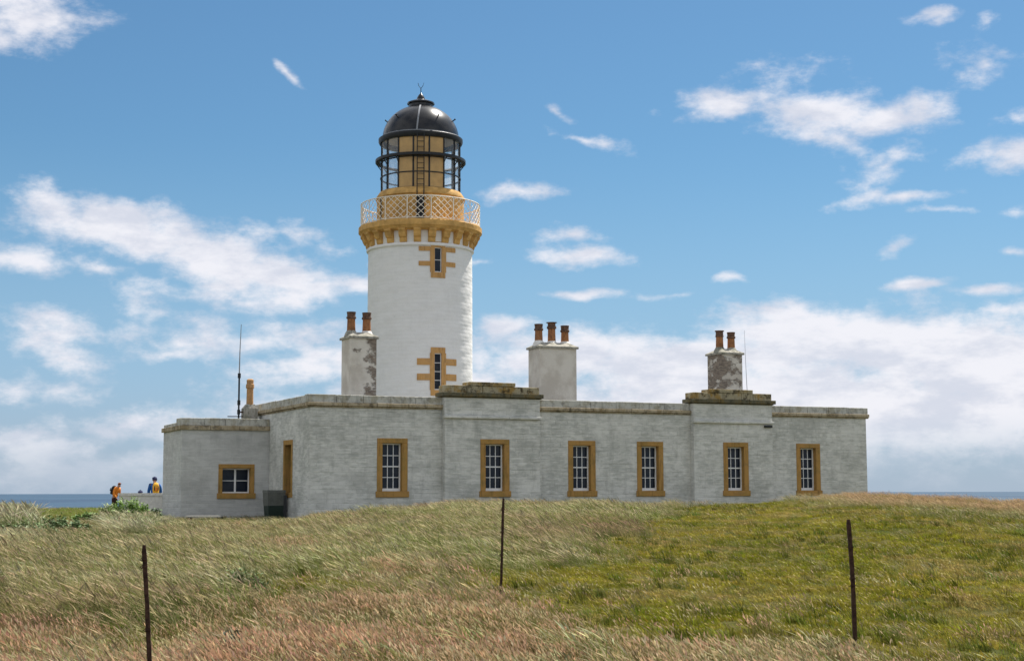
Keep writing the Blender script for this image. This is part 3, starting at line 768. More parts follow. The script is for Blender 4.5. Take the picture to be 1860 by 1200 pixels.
# chimneys
def chimney(px0, px1, a, b_, yd, ytop, pots, m, capc):
    """front-left body corner seen at px0..; pots: (px, pytop, pybottom, kind)"""
    pm = (px0+px1)/2; kx, kz = ray(pm, ytop+40)
    # centre in house frame: plane at depth yd through the middle
    xc, _ = F(pm, ytop+40, yd+b_/2); y0, y1 = yd, yd+b_; x0, x1 = xc-a/2, xc+a/2
    wX, wY = hw(xc, yd+b_/2); zt_ = HZ(ray(pm, ytop)[1]*(wY-.4))
    c = MB(); c.box(-a/2, a/2, -b_/2, b_/2, z_cb-.05, zt_)
    o = c.build('chimney', m, house, loc=(xc, yd+b_/2, 0))
    e = .07; cp_ = MB(); cp_.box(-a/2-e, a/2+e, -b_/2-e, b_/2+e, zt_, zt_+.08, skip=('t',))
    i_ = .24; vs = [(-a/2-e, -b_/2-e, zt_+.08), (a/2+e, -b_/2-e, zt_+.08), (a/2+e, b_/2+e, zt_+.08), (-a/2-e, b_/2+e, zt_+.08), (-a/2+i_, -b_/2+i_, zt_+.25), (a/2-i_, -b_/2+i_, zt_+.25), (a/2-i_, b_/2-i_, zt_+.25), (-a/2+i_, b_/2-i_, zt_+.25)]
    cp_.add(vs, [(0,1,5,4),(1,2,6,5),(2,3,7,6),(3,0,4,7),(4,5,6,7)])
    cp_.build('chimney_cap', m_mortar, o)
    for (ppx, pt, pb, kind) in pots:
        xp, _ = F(ppx, pt+20, yd+b_/2); X_, Y_ = hw(xp, yd+b_/2)
        zt2 = HZ(ray(ppx, pt)[1]*Y_); zb2 = zt_+.18
        r = .155; p_ = MB(); H_ = zt2-zb2
        pr2 = [(r*1.08, zb2), (r*.98, zb2+H_*.5), (r*.95, zt2-.27)]
        p_.lathe(pr2, 20, center=(xp-xc, 0)); 
        po = p_.build('chimney_pot', m_pot, o, smooth=True)
        h_ = MB()
        if kind == 'cowl': pr3 = [(r*.95, zt2-.27), (r*1.25, zt2-.25), (r*1.22, zt2-.17), (r*1.0, zt2-.14), (r*1.02, zt2-.04), (r*1.45, zt2-.015), (r*1.45, zt2), (r*.8, zt2), (r*.7, zt2-.2)]
        elif kind == 'lid': pr3 = [(r*.95, zt2-.27), (r*1.2, zt2-.25), (r*1.05, zt2-.20), (r*1.0, zt2-.05), (r*1.25, zt2-.04), (r*1.25, zt2), (0.01, zt2+.01)]
        else: pr3 = [(r*.95, zt2-.27), (r*1.2, zt2-.25), (r*1.2, zt2-.19), (r*1.02, zt2-.17), (r*1.05, zt2-.05), (r*1.12, zt2-.04), (r*1.12, zt2), (r*.75, zt2), (r*.7, zt2-.2)]
        h_.lathe(pr3, 20, center=(xp-xc, 0)); h_.build('pot_rim', m_potdark, o, smooth=True)
        k_ = MB(); k_.lathe([(r*1.75, zt_+.10), (r*1.5, zt_+.22), (r*1.1, zt_+.33), (r*1.0, zt_+.34)], 14, center=(xp-xc, 0)); k_.build('pot_bedding', m_white_mortar if kind != 'plain' and ppx < 1200 else m_mortar, o, smooth=True)
    return o
chimney(617, 687, 1.03, 1.03, 3.6, 615, [(638, 566.5, 607, 'plain'), (666, 568, 607, 'rim')], m_ch1, None)
chimney(960, 1047, 1.62, 1.03, 3.6, 633, [(978.5, 588.5, 625, 'rim'), (1002, 585.5, 625, 'cowl'), (1026, 591.5, 627, 'rim')], m_ch2, None)
chimney(1288, 1346, 1.05, 1.03, 3.4, 644, [(1307, 600.5, 640, 'lid'), (1328, 603.5, 640, 'rim')], m_ch3, None)
# small chimney on the annex roof
xs_, _ = F(454, 720, 6.4); wX, wY = hw(xs_, 6.4)
sh = lambda py: HZ(ray(454, py)[1]*wY)
c = MB(); zb0 = za_pb-.1; c.box(-.26, .26, -.2, .26, zb0, sh(742)); 
c.add([(-.26,-.2,sh(742)),(.26,-.2,sh(742)),(.26,.26,sh(742)),(-.26,.26,sh(742)),(-.14,-.12,sh(734)),(.16,-.12,sh(734)),(.16,.14,sh(734)),(-.14,.14,sh(734))], [(0,1,5,4),(1,2,6,5),(2,3,7,6),(3,0,4,7),(4,5,6,7)])
o = c.build('chimney', m_mortar, house, loc=(xs_, 6.4, 0))
c = MB(); c.lathe([(.135, sh(736)), (.125, sh(706)), (.16, sh(704)), (.155, sh(698)), (.13, sh(697)), (.135, sh(690)), (.08, sh(688)), (.01, sh(688))], 16); c.build('chimney_pot', simple('pale_terracotta', (.42, .24, .11), .15, 9, .9), o, smooth=True)

# antenna and wire aerial (they stand on the roof)
xa, _ = F(434, 720, 6.4); aX, aY = hw(xa, 6.4); az0 = ray(434, 757)[1]*aY-.15
ant = empty('radio_antenna', (aX, aY, az0)); tag(ant, 'tall thin grey whip antenna on mast beside the small annex chimney', 'antenna')
ah = lambda py: ray(434, py)[1]*aY-az0
g = MB(); g.tube([(0, 0, 0), (0, 0, ah(684))], .034, 8); mast = g.build('mast', m_blackiron, ant)
g = MB(); g.tube([(0, 0, ah(684)), (.01, 0, ah(640)), (.045, 0, ah(589))], [.026, .02, .012], 6); g.build('whip', m_greystrip, ant)
for zz in (ah(682), ah(731), ah(748)):
    g = MB(); g.tube([(0, 0, zz-.09), (0, 0, zz+.09)], .06, 8); g.build('clamp', m_blackiron, ant)
g = MB(); g.tube([(-.42, 0, ah(756)), (.25, .05, ah(756))], .02, 6); g.tube([(0, 0, ah(748)), (.3, .1, ah(748))], .03, 6); g.build('bracket', m_rust, ant)
xa, _ = F(1354, 700, 2.2); aX, aY = hw(xa, 2.2); az0 = HZ(0)*0+GZ+z_cb
wr = MB(); q = lambda px, py: (ray(px, py)[0]*aY-aX, 0, ray(px, py)[1]*aY-az0)
wr.tube([(q(1357, 710)[0], 0, 0), q(1357, 708), q(1354.5, 660), q(1352, 600)], [.014, .013, .009, .005], 6)
o = wr.build('wire_aerial', m_greystrip, None, loc=(aX, aY, az0)); tag(o, 'hair thin grey aerial rising behind the right hand rooftop parapet', 'aerial')

# boundary wall left of the annex
bwY = hw(AXX0, AY1-.4)
kx0, kz0 = ray(219, 895); Yw = bwY[1]+.6
wl = empty('boundary_wall', ((kx0*Yw+bwY[0])/2, Yw, GZ)); tag(wl, 'low white boundary wall running left from the annex with pale coping', 'wall')
halfw = (bwY[0]-kx0*Yw)/2+.02; zw = kz0*Yw-GZ
g = MB(); g.box(-halfw, halfw, -.14, .14, -.1, zw-.1); g.build('wall_body', m_white_mortar, wl)
g = MB(); n = 4
for i in range(n):
    g = MB(); a = -halfw-.04+(2*halfw+.04)*i/n; g.box(a+.004, a+(2*halfw+.04)/n-.004, -.19, .19, zw-.098, zw); g.build('coping_stone', m_white_mortar, wl)
# lower plinth in front of the wall
kxa, kza = ray(262, 908); Yp = Yw-1.1
g = MB(); x0 = kxa*Yp; g.box(0, bwY[0]-x0-.1, 0, .3, 0, .35-GZ*0)
o = g.build('concrete_plinth', m_annex, None, loc=(x0, Yp, GZ-.05)); tag(o, 'low pale concrete plinth at the foot of the boundary wall', 'plinth')

# objects around the annex
# wheelie-bin like dark green bin at the inner corner
bX = ray(497.5, 930)[0]*54.7; bY = 54.7; gz = float(ground(bX, bY))
binE = empty('refuse_bin', (bX, bY, gz), PHI+.1); tag(binE, 'dark green refuse bin with grey lid in the corner between annex and house', 'bin')
m_bin = simple('dark_green_plastic', (.02, .035, .028), .2, 6, .5); m_lid = simple('grey_plastic', (.12, .125, .112), .15, 6, .6)
binE.scale = (.76, .76, 1)
BH = (ray(500, 889.5)[1]*bY)-gz
def frust(mb, w0, d0, z0, w1, d1, z1):
    mb.add([(-w0,-d0,z0),(w0,-d0,z0),(w0,d0,z0),(-w0,d0,z0),(-w1,-d1,z1),(w1,-d1,z1),(w1,d1,z1),(-w1,d1,z1)], [(0,3,2,1),(4,5,6,7),(0,1,5,4),(1,2,6,5),(2,3,7,6),(3,0,4,7)])
g = MB(); frust(g, .36, .26, .07, .40, .30, BH*.5); g.build('body', m_bin, binE)
g = MB(); frust(g, .41, .31, BH*.5+.002, .44, .33, BH*.93); g.build('upper_body', m_lid, binE)
g = MB(); frust(g, .46, .35, BH*.93+.002, .44, .31, BH); o = g.build('lid', m_lid, binE)
for s_ in (-1, 1):
    g = MB(); vsn = [(s_*.27+.03*math.copysign(1, k-.5), .24+.09*math.cos(a), .09+.09*math.sin(a)) for k in (0, 1) for a in np.linspace(0, 2*math.pi, 12, endpoint=False)]
    g.add(vsn, [tuple(range(12)), tuple(range(23, 11, -1))]+[(i, (i+1) % 12, 12+(i+1) % 12, 12+i) for i in range(12)]); g.build('wheel', m_blackiron, binE)
# dark stake beside the bin
pX = ray(518, 930)[0]*53.9; g = MB(); g.box(-.055, .055, -.05, .05, 0, ray(519, 899)[1]*53.9-float(ground(pX, 53.9))); g.box(-.07, .07, -.065, .065, .35, .42)
o = g.build('dark_stake', m_blackiron, None, loc=(pX, 53.9, float(ground(pX, 53.9)))); tag(o, 'short dark square stake between the refuse bin and the house', 'post')
# low plank bench at the annex foot
Yb = 54.0; x0 = ray(338, 936)[0]*Yb; x1 = ray(403, 936)[0]*Yb; zbk = ray(370, 936)[1]*Yb; gz = float(ground((x0+x1)/2, Yb))
bn = empty('low_bench', ((x0+x1)/2, Yb, gz)); tag(bn, 'low pale plank bench on dark feet in the grass below the annex window', 'bench')
g = MB(); g.box(-(x1-x0)/2, (x1-x0)/2, -.16, .16, zbk-gz-.05, zbk-gz); g.build('seat', simple('bleached_timber', (.50, .48, .44), .15, 12, .9), bn)
for s_ in (-.5, .55):
    g = MB(); g.box(s_-.08, s_+.08, -.13, .13, -.1, zbk-gz-.052); g.build('leg', m_dark, bn)

# ------------------------------------------------------------------ people
m_skin = simple('skin', (.45, .26, .19), .05, 5, .6)
def skinned(name, verts, edges, radii, m, parent, levels=1):
    me = bpy.data.meshes.new(name); me.from_pydata([tuple(v) for v in verts], edges, []); me.update()
    o = bpy.data.objects.new(name, me); COL.objects.link(o); o.parent = parent
    md = o.modifiers.new('skin', 'SKIN'); md.use_smooth_shade = True
    if not me.skin_vertices: 
        bm = bmesh.new(); bm.from_mesh(me); bm.verts.layers.skin.verify(); bm.to_mesh(me); bm.free()
    for i, r in enumerate(radii):
        sv_ = me.skin_vertices[0].data[i]; sv_.radius = (r if isinstance(r, tuple) else (r, r)); sv_.use_root = (i == 0)
    md2 = o.modifiers.new('sub', 'SUBSURF'); md2.levels = levels; md2.render_levels = levels
    me.materials.append(m); return o
def person(loc, rz, label, lean, jacket, trousers, hair, hood=False, armf=.25):
    """figure facing +x in its own frame; lean = forward bend in radians"""
    root = empty('person', loc, rz); tag(root, label, 'person')
    def T(x, y, z):
        # bend about the hips
        if z > .92:
            dz = z-.92; return (x*math.cos(lean)+dz*math.sin(lean), y, .92+dz*math.cos(lean)-x*math.sin(lean))
        return (x, y, z)
    hip = (0, 0, .95)
    P = [T(0, 0, .94), T(0, 0, 1.12), T(.01, 0, 1.32), T(0, 0, 1.45), T(.02, 0, 1.53), T(.05, 0, 1.60), T(.055, 0, 1.70)]
    R_ = [(.15, .11), (.14, .10), (.17, .115), (.09, .07), (.055, .055), (.085, .095), (.075, .085)]
    E = [(i, i+1) for i in range(6)]
    for s_ in (-1, 1):
        b0_ = len(P)
        P += [T(0, s_*.19, 1.42), T(.06, s_*.25, 1.16), T(armf, s_*.20, .98), T(armf+.07, s_*.18, .96)]
        R_ += [.055, .043, .028, .034]; E += [(3, b0_), (b0_, b0_+1), (b0_+1, b0_+2), (b0_+2, b0_+3)]
        b1_ = len(P)
        P += [(0, s_*.10, .86), (.03, s_*.11, .48), (-.01, s_*.12, .09), (.13, s_*.13, .04)]
        R_ += [.085, .06, .042, .04]; E += [(0, b1_), (b1_, b1_+1), (b1_+1, b1_+2), (b1_+2, b1_+3)]
        hx = Vector(T(armf+.07, s_*.18, .96))
    skinned('body', P, E, R_, m_skin, root)
    # fingers and thumb
    fg_ = MB()
    for s_ in (-1, 1):
        hx = Vector(T(armf+.07, s_*.18, .96))
        for k, (off, ln) in enumerate(((-.03, .065), (-.01, .08), (.01, .075), (.03, .06))):
            a = hx+Vector((.01, off, -.005)); fg_.tube([a, a+Vector((ln*.55, 0, -.01)), a+Vector((ln*.85, 0, -.04))], [.0095, .0085, .006], 6)
        a = hx+Vector((-.01, -s_*.03, 0)); fg_.tube([a, a+Vector((.03, -s_*.02, -.01)), a+Vector((.05, -s_*.022, -.025))], [.011, .009, .007], 6)
    fg_.build('fingers', m_skin, root)
    # jacket
    P = [T(0, 0, .86), T(0, 0, 1.10), T(.0, 0, 1.32), T(0, 0, 1.46), T(.015, 0, 1.50)]; R_ = [(.185, .15), (.18, .145), (.215, .15), (.12, .10), (.085, .08)]; E = [(i, i+1) for i in range(4)]
    for s_ in (-1, 1):
        b0_ = len(P); P += [T(0, s_*.20, 1.42), T(.06, s_*.26, 1.16), T(armf-.02, s_*.205, .985)]; R_ += [.082, .068, .052]; E += [(3, b0_), (b0_, b0_+1), (b0_+1, b0_+2)]
    skinned('jacket', P, E, R_, jacket, root)
    P = [(0, 0, .93), (0, 0, .88)]; R_ = [(.16, .13), (.16, .13)]; E = [(0, 1)]
    for s_ in (-1, 1):
        b0_ = len(P); P += [(0, s_*.10, .80), (.03, s_*.115, .48), (-.01, s_*.12, .13)]; R_ += [.105, .08, .07]; E += [(1, b0_), (b0_, b0_+1), (b0_+1, b0_+2)]
    skinned('trousers', P, E, R_, trousers, root)
    bt = MB()
    for s_ in (-1, 1):
        bt.tube([(-.06, s_*.12, .06), (.02, s_*.125, .06), (.12, s_*.13, .045), (.19, s_*.13, .035)], [.05, .06, .05, .03], 10); bt.tube([(-.01, s_*.12, .03), (-.01, s_*.12, .16)], .06, 10)
    bt.build('boots', m_rust, root, smooth=True)
    # face: eyes, nose, mouth, ears
    fc = MB()
    hc = Vector(T(.055, 0, 1.65)); fx_ = Vector((math.cos(lean), 0, -math.sin(lean))); uz = Vector((math.sin(lean), 0, math.cos(lean)))
    for s_ in (-1, 1):
        e = hc+fx_*.085+Vector((0, s_*.032, 0)); fc.tube([e, e+fx_*.008], .010, 8)
    fc.tube([hc+fx_*.088-uz*.055+Vector((0, -.022, 0)), hc+fx_*.088-uz*.055+Vector((0, .022, 0))], .006, 6); fc.build('eyes_and_mouth', m_dark, root)
    ns = MB(); ns.tube([hc+fx_*.085+uz*.005, hc+fx_*.112-uz*.03, hc+fx_*.09-uz*.035], [.008, .014, .008], 8)
    for s_ in (-1, 1): ns.tube([hc+Vector((0, s_*.083, -.02)), hc+Vector((0, s_*.092, .025))], .014, 8)
    ns.build('nose_and_ears', m_skin, root, smooth=True)
    hr = MB(); pr3 = []
    n = 14; rr = .115 if hood else .102
    vs = []; fs = []
    c_ = hc+uz*.035-fx_*.012
    for j in range(8):
        ph = j/7*math.radians(118 if hood else 100)
        for i in range(n):
            a = 2*math.pi*i/n
            v = uz*math.cos(ph)*rr*1.08+fx_*math.sin(ph)*math.cos(a)*rr*(.86 if math.cos(a) > .3 and ph > 1.1 else 1.0)+Vector((0, 1, 0))*math.sin(ph)*math.sin(a)*rr*.93
            if math.cos(a) > .2 and ph > 1.15: v += uz*.05
            vs.append(c_+v)
    for j in range(7):
        for i in range(n): fs.append((j*n+i, j*n+(i+1) % n, (j+1)*n+(i+1) % n, (j+1)*n+i))
    hr.add(vs, fs); hr.build('hood' if hood else 'hair', hair, root, smooth=True)
    return root, T
m_orange = simple('orange_cloth', (.75, .24, .03), .2, 9, .8); m_darkcloth = simple('dark_cloth', (.02, .017, .018), .3, 9, .9); m_blue = simple('blue_cloth', (.015, .10, .36), .2, 9, .8)
m_navy = simple('navy_cloth', (.025, .03, .085), .3, 9, .8); m_ginger = simple('reddish_hair', (.22, .07, .035), .3, 30, .8); m_yellow = simple('yellow_cloth', (.80, .42, .04), .15, 9, .8)
m_maroon = simple('maroon_cloth', (.05, .02, .02), .3, 9, .9)
Yp1 = 78.0
pX = ray(208, 900)[0]*Yp1; top = ray(208, 876)[1]*Yp1; g1 = float(ground(pX, Yp1))
r1, T1 = person((pX, Yp1, g1), math.radians(-25), 'hiker in orange jacket with dark rucksack leaning forward left of the boundary wall', .38, m_orange, m_maroon, m_ginger, armf=.30)
r1.scale = (1, 1, 1)
s1 = (top-g1)/1.72; r1.scale = (s1, s1, s1)
def rucksack(loc, rz, tilt, label, m, sc_=1):
    e = empty('rucksack', loc, rz); tag(e, label, 'rucksack'); e.rotation_euler = (0, tilt, rz); e.scale = (sc_,)*3
    g = MB(); 
    vs = []; ns = 10
    for j, (z, w, d) in enumerate(((-.24, .08, .06), (-.22, .12, .10), (-.05, .135, .12), (.12, .13, .12), (.22, .10, .09), (.26, .05, .04))):
        for i in range(ns):
            a = 2*math.pi*i/ns; ca, sa = math.cos(a), math.sin(a)
            vs.append((-.12+d*math.copysign(abs(ca)**.6, ca), w*math.copysign(abs(sa)**.6, sa), z))
    g.add(vs, [tuple(range(ns-1, -1, -1)), tuple(5*ns+i for i in range(ns))]+[(j*ns+i, j*ns+(i+1) % ns, (j+1)*ns+(i+1) % ns, (j+1)*ns+i) for j in range(5) for i in range(ns)])
    g.build('bag', m, e, smooth=True)
    g = MB(); g.tube([(-.26, -.08, -.1), (-.29, -.08, .0), (-.27, -.08, .08)], .02, 6); g.tube([(-.26, .08, -.1), (-.29, .08, .0), (-.27, .08, .08)], .02, 6); g.build('strap', m_darkcloth, e)
    g = MB(); g.lathe([(.0, -.02), (.07, -.02), (.075, .0), (.07, .02), (.0, .02)], 14); o = g.build('pocket', m_orange if m is m_yellow else m_darkcloth, e); o.rotation_euler = (0, math.radians(90), 0); o.location = (-.25, 0, -.05)
    return e
def onback(root, T, rz, s_, label, m, lean):
    p = Vector(T(-.10, 0, 1.24))*s_; p.rotate(Matrix.Rotation(rz, 3, 'Z')); return rucksack(Vector(root.location)+p, rz, lean, label, m, s_)
onback(r1, T1, math.radians(-25), s1, 'dark rucksack on the back of the orange jacketed hiker', m_darkcloth, .38)
Yp2 = Yw+2.6; pX = ray(282, 880)[0]*Yp2; top = ray(283, 867)[1]*Yp2; g2 = float(ground(pX, Yp2)); s2 = (top-g2)/1.74
r2, T2 = person((pX, Yp2, g2), math.radians(112), 'hiker in blue jacket and navy hood with yellow rucksack behind the boundary wall', .16, m_blue, m_navy, m_navy, hood=True)
r2.scale = (s2, s2, s2)
onback(r2, T2, math.radians(112), s2, 'round yellow rucksack worn by the blue jacketed hiker', m_yellow, .16)
g = MB(); vs = []
kxx, kzz = ray(255, 890)
g.lathe([(.0, .0), (.08, .0), (.10, .03), (.085, .07), (.05, .09), (.0, .095)], 12); g.tube([(-.04, 0, .085), (0, 0, .12), (.04, 0, .085)], .014, 6)
o = g.build('small_bag', m_navy, None, smooth=True, loc=(kxx*Yw, Yw, GZ+zw)); tag(o, 'small dark bag lying on top of the white boundary wall', 'bag')

# ------------------------------------------------------------------ fence posts
def iron_post(pts, Y, w, label, clips, flare=False):
    P_ = [Vector((ray(a, b_)[0]*Y, Y, ray(a, b_)[1]*Y)) for a, b_ in pts]
    base = P_[0]; gz = float(ground(base.x, Y)); e = empty('fence_post', (base.x, Y, gz)); tag(e, label, 'fence post', 'rusty iron fence posts standing in the rough grass')
    rel = [p-Vector((base.x, Y, gz)) for p in P_]
    rel.insert(0, Vector((rel[0].x, 0, min(rel[0].z, 0)-.35)))
    g = MB(); t = w*.28
    def sec(c, w): return [(c.x-w/2, c.y-w/2, c.z), (c.x+w/2, c.y-w/2, c.z), (c.x+w/2, c.y-w/2+t, c.z), (c.x-w/2+t, c.y-w/2+t, c.z), (c.x-w/2+t, c.y+w/2, c.z), (c.x-w/2, c.y+w/2, c.z)]
    vs = []
    N_ = 26; path = []
    for i in range(N_):
        u_ = i/(N_-1)*(len(rel)-1); k = min(int(u_), len(rel)-2); path.append(rel[k].lerp(rel[k+1], u_-k))
    for i, p_ in enumerate(path): vs += sec(p_+Vector((random.uniform(-.0015, .0015), 0, 0)), w*(1 if i < N_-1 else .7)*random.uniform(.93, 1.07))
    fs = [tuple(range(5, -1, -1)), tuple((N_-1)*6+i for i in range(6))]+[(j*6+i, j*6+(i+1) % 6, (j+1)*6+(i+1) % 6, (j+1)*6+i) for j in range(N_-1) for i in range(6)]
    g.add(vs, fs); g.build('shaft', m_rust, e)
    for cpy in clips:
        z_ = ray(pts[0][0], cpy)[1]*Y-gz; u_ = min(path, key=lambda p: abs(p.z-z_))
        g = MB(); g.tube([u_+Vector((-w*.5, -w*.6, -.012)), u_+Vector((-w*1.1, -w*.7, 0)), u_+Vector((-w*.5, -w*.6, .014))], .005, 6); g.tube([u_+Vector((-w*.6, -w*.62, 0)), u_+Vector((w*.62, -w*.62, .004))], .007, 6); g.build('wire_clip', m_rust, e)
iron_post([(274, 1236), (268, 1100), (262, 989)], 12.6, .036, 'leftmost rusty iron post, leaning slightly left, with two wire clips', (1012, 1034, 1138))
iron_post([(910, 1075), (912, 990), (914.5, 904)], 19.8, .033, 'middle rusty iron post, the thinnest and straightest, in front of the second house window', (925, 965, 1010))
iron_post([(1553, 1162), (1549, 1055), (1545, 995), (1540.5, 943)], 15.1, .038, 'rightmost rusty iron post, bent at mid height, with pointed top', (990, 1056, 1070))

# ------------------------------------------------------------------ grass (uncountable)
def grass_mat(name, rough=.75, trans=.35):
    m = bpy.data.materials.new(name); m.use_nodes = True; T = NT(m.node_tree); nt = m.node_tree; nt.nodes.remove(nt.nodes['Principled BSDF'])
    at = T.new('ShaderNodeAttribute', attribute_name='tint', attribute_type='INSTANCER')
    hd_ = T.new('ShaderNodeAttribute', attribute_name='head', attribute_type='GEOMETRY'); hc_ = T.new('ShaderNodeAttribute', attribute_name='headcol', attribute_type='INSTANCER')
    rv = T.new('ShaderNodeAttribute', attribute_name='vary', attribute_type='GEOMETRY')
    c = T.mix(hd_.outputs['Fac'], at.outputs['Color'], hc_.outputs['Color'])
    k = T.m('MULTIPLY_ADD', rv.outputs['Fac'], 1.1, .48)
    sc_ = T.new('ShaderNodeVectorMath', operation='SCALE'); T.l.new(c, sc_.inputs[0]); T.l.new(k, sc_.inputs['Scale'])
    d = T.new('ShaderNodeBsdfDiffuse'); tr_ = T.new('ShaderNodeBsdfTranslucent'); T.l.new(sc_.outputs[0], d.inputs[0]); T.l.new(sc_.outputs[0], tr_.inputs[0])
    mx = T.new('ShaderNodeMixShader'); mx.inputs[0].default_value = trans; T.l.new(d.outputs[0], mx.inputs[1]); T.l.new(tr_.outputs[0], mx.inputs[2])
    T.l.new(mx.outputs[0], nt.nodes['Material Output'].inputs[0]); return m
m_grass = grass_mat('grass_blades')
def tuft(n, h, hv, lean, w, spread, head=0.0, headlen=.3, headw=3.0, seed=0):
    rs = np.random.default_rng(seed); V = []; Fc = []; hdv = []; va = []
    for i in range(n):
        a = rs.uniform(0, 2*math.pi); r = spread*math.sqrt(rs.uniform()); x0, y0 = r*math.cos(a), r*math.sin(a)
        hh = h*rs.uniform(1-hv, 1+hv); ww = w*rs.uniform(.7, 1.3)
        ldir = np.array([-.85+rs.normal(0, .55), rs.normal(0, .6)]); l_ = lean*rs.uniform(.5, 1.4)
        fa = rs.uniform(-.9, .9); fx, fy = math.cos(fa)*ww/2, math.sin(fa)*ww/2
        ish = rs.uniform() < head; vv = rs.uniform()
        segs = 4 if ish else 3; pts = []
        ts = [0, .4, .72, 1] if not ish else [0, .45, 1-headlen, 1-headlen*.5, 1]
        for t in ts:
            b_ = t**1.7*l_*hh; z_ = hh*(t-.35*t*t*min(1, l_))
            pts.append((x0+ldir[0]*b_, y0+ldir[1]*b_, z_-.03))
        o = len(V)
        for k, (q, t) in enumerate(zip(pts, ts)):
            if ish: wf = [.7, .6, .7, headw, .4][k]
            else: wf = [1, .85, .6, .12][k]
            V.append((q[0]-fx*wf, q[1]-fy*wf, q[2])); V.append((q[0]+fx*wf, q[1]+fy*wf, q[2]))
            if k: Fc.append((o+2*k-2, o+2*k-1, o+2*k+1, o+2*k)); hdv.append(1.0 if ish and k >= 3 else (.35 if ish and k == 2 else 0.0)); va.append(vv)
    me = bpy.data.meshes.new('tuft'); me.from_pydata(V, [], Fc); me.update(); me.materials.append(m_grass)
    for nm, d in (('head', hdv), ('vary', va)):
        at = me.attributes.new(nm, 'FLOAT', 'FACE'); at.data.foreach_set('value', np.array(d, dtype=np.float32))
    return bpy.data.objects.new('grass_tuft', me)     # only referenced by the scatter below
def scatter(name, label, pts, rot, scl, tint, headc, variants, idx):
    me = bpy.data.meshes.new(name); me.vertices.add(len(pts)); me.vertices.foreach_set('co', pts.astype(np.float32).ravel())
    for nm, tp, d in (('rotz', 'FLOAT', rot), ('scl', 'FLOAT', scl)):
        a = me.attributes.new(nm, tp, 'POINT'); a.data.foreach_set('value', d.astype(np.float32))
    a = me.attributes.new('vid', 'INT', 'POINT'); a.data.foreach_set('value', idx.astype(np.int32))
    for nm, d in (('tint', tint), ('headcol', headc)):
        a = me.attributes.new(nm, 'FLOAT_COLOR', 'POINT'); a.data.foreach_set('color', np.concatenate([d, np.ones((len(d), 1))], 1).astype(np.float32).ravel())
    o = bpy.data.objects.new(name, me); COL.objects.link(o); me.materials.append(m_grass)
    tag(o, label, 'grass', kind='stuff')
    ng = bpy.data.node_groups.new(name, 'GeometryNodeTree'); ng.interface.new_socket('Geometry', in_out='INPUT', socket_type='NodeSocketGeometry'); ng.interface.new_socket('Geometry', in_out='OUTPUT', socket_type='NodeSocketGeometry')
    gi = ng.nodes.new('NodeGroupInput'); go = ng.nodes.new('NodeGroupOutput')
    g2i = ng.nodes.new('GeometryNodeGeometryToInstance')
    for v in variants:
        oi = ng.nodes.new('GeometryNodeObjectInfo'); oi.inputs['Object'].default_value = v; oi.inputs['As Instance'].default_value = True; ng.links.new(oi.outputs['Geometry'], g2i.inputs[0])
    ip = ng.nodes.new('GeometryNodeInstanceOnPoints'); ip.inputs['Pick Instance'].default_value = True
    m2p = ng.nodes.new('GeometryNodeMeshToPoints'); ng.links.new(gi.outputs[0], m2p.inputs[0]); ng.links.new(m2p.outputs[0], ip.inputs['Points'])
    ng.links.new(g2i.outputs[0], ip.inputs['Instance'])
    def att(nm, tp):
        n_ = ng.nodes.new('GeometryNodeInputNamedAttribute'); n_.data_type = tp; n_.inputs[0].default_value = nm; return n_.outputs[0]
    ng.links.new(att('vid', 'INT'), ip.inputs['Instance Index']); ng.links.new(att('scl', 'FLOAT'), ip.inputs['Scale'])
    cx_ = ng.nodes.new('ShaderNodeCombineXYZ'); ng.links.new(att('rotz', 'FLOAT'), cx_.inputs[2]); 
    e2r = ng.nodes.new('FunctionNodeEulerToRotation'); ng.links.new(cx_.outputs[0], e2r.inputs[0]); ng.links.new(e2r.outputs[0], ip.inputs['Rotation'])
    ng.links.new(ip.outputs[0], go.inputs[0])
    md = o.modifiers.new('scatter', 'NODES'); md.node_group = ng
    return o
long_v = [tuft(28, .29, .42, .72, .0068, .17, .42, .28, 2.1, s) for s in (1, 2, 3, 4)]
pink_v = [tuft(34, .21, .42, .45, .0058, .17, .58, .24, 2.8, s) for s in (5, 6, 7, 8)]
short_v = [tuft(28, .085, .35, .7, .009, .13, .05, .3, 1.6, s) for s in (9, 10, 11, 12)]
dark_v = [tuft(26, .20, .35, .5, .011, .14, .06, .3, 1.6, s) for s in (13, 14)]
def samples(n, y0, y1, power=1.0):
    # more per square metre near the camera
    Y = y0+(y1-y0)*RNG.random(n)**power; X = (RNG.random(n)*2-1)*(.40*Y+3.0); return X, Y
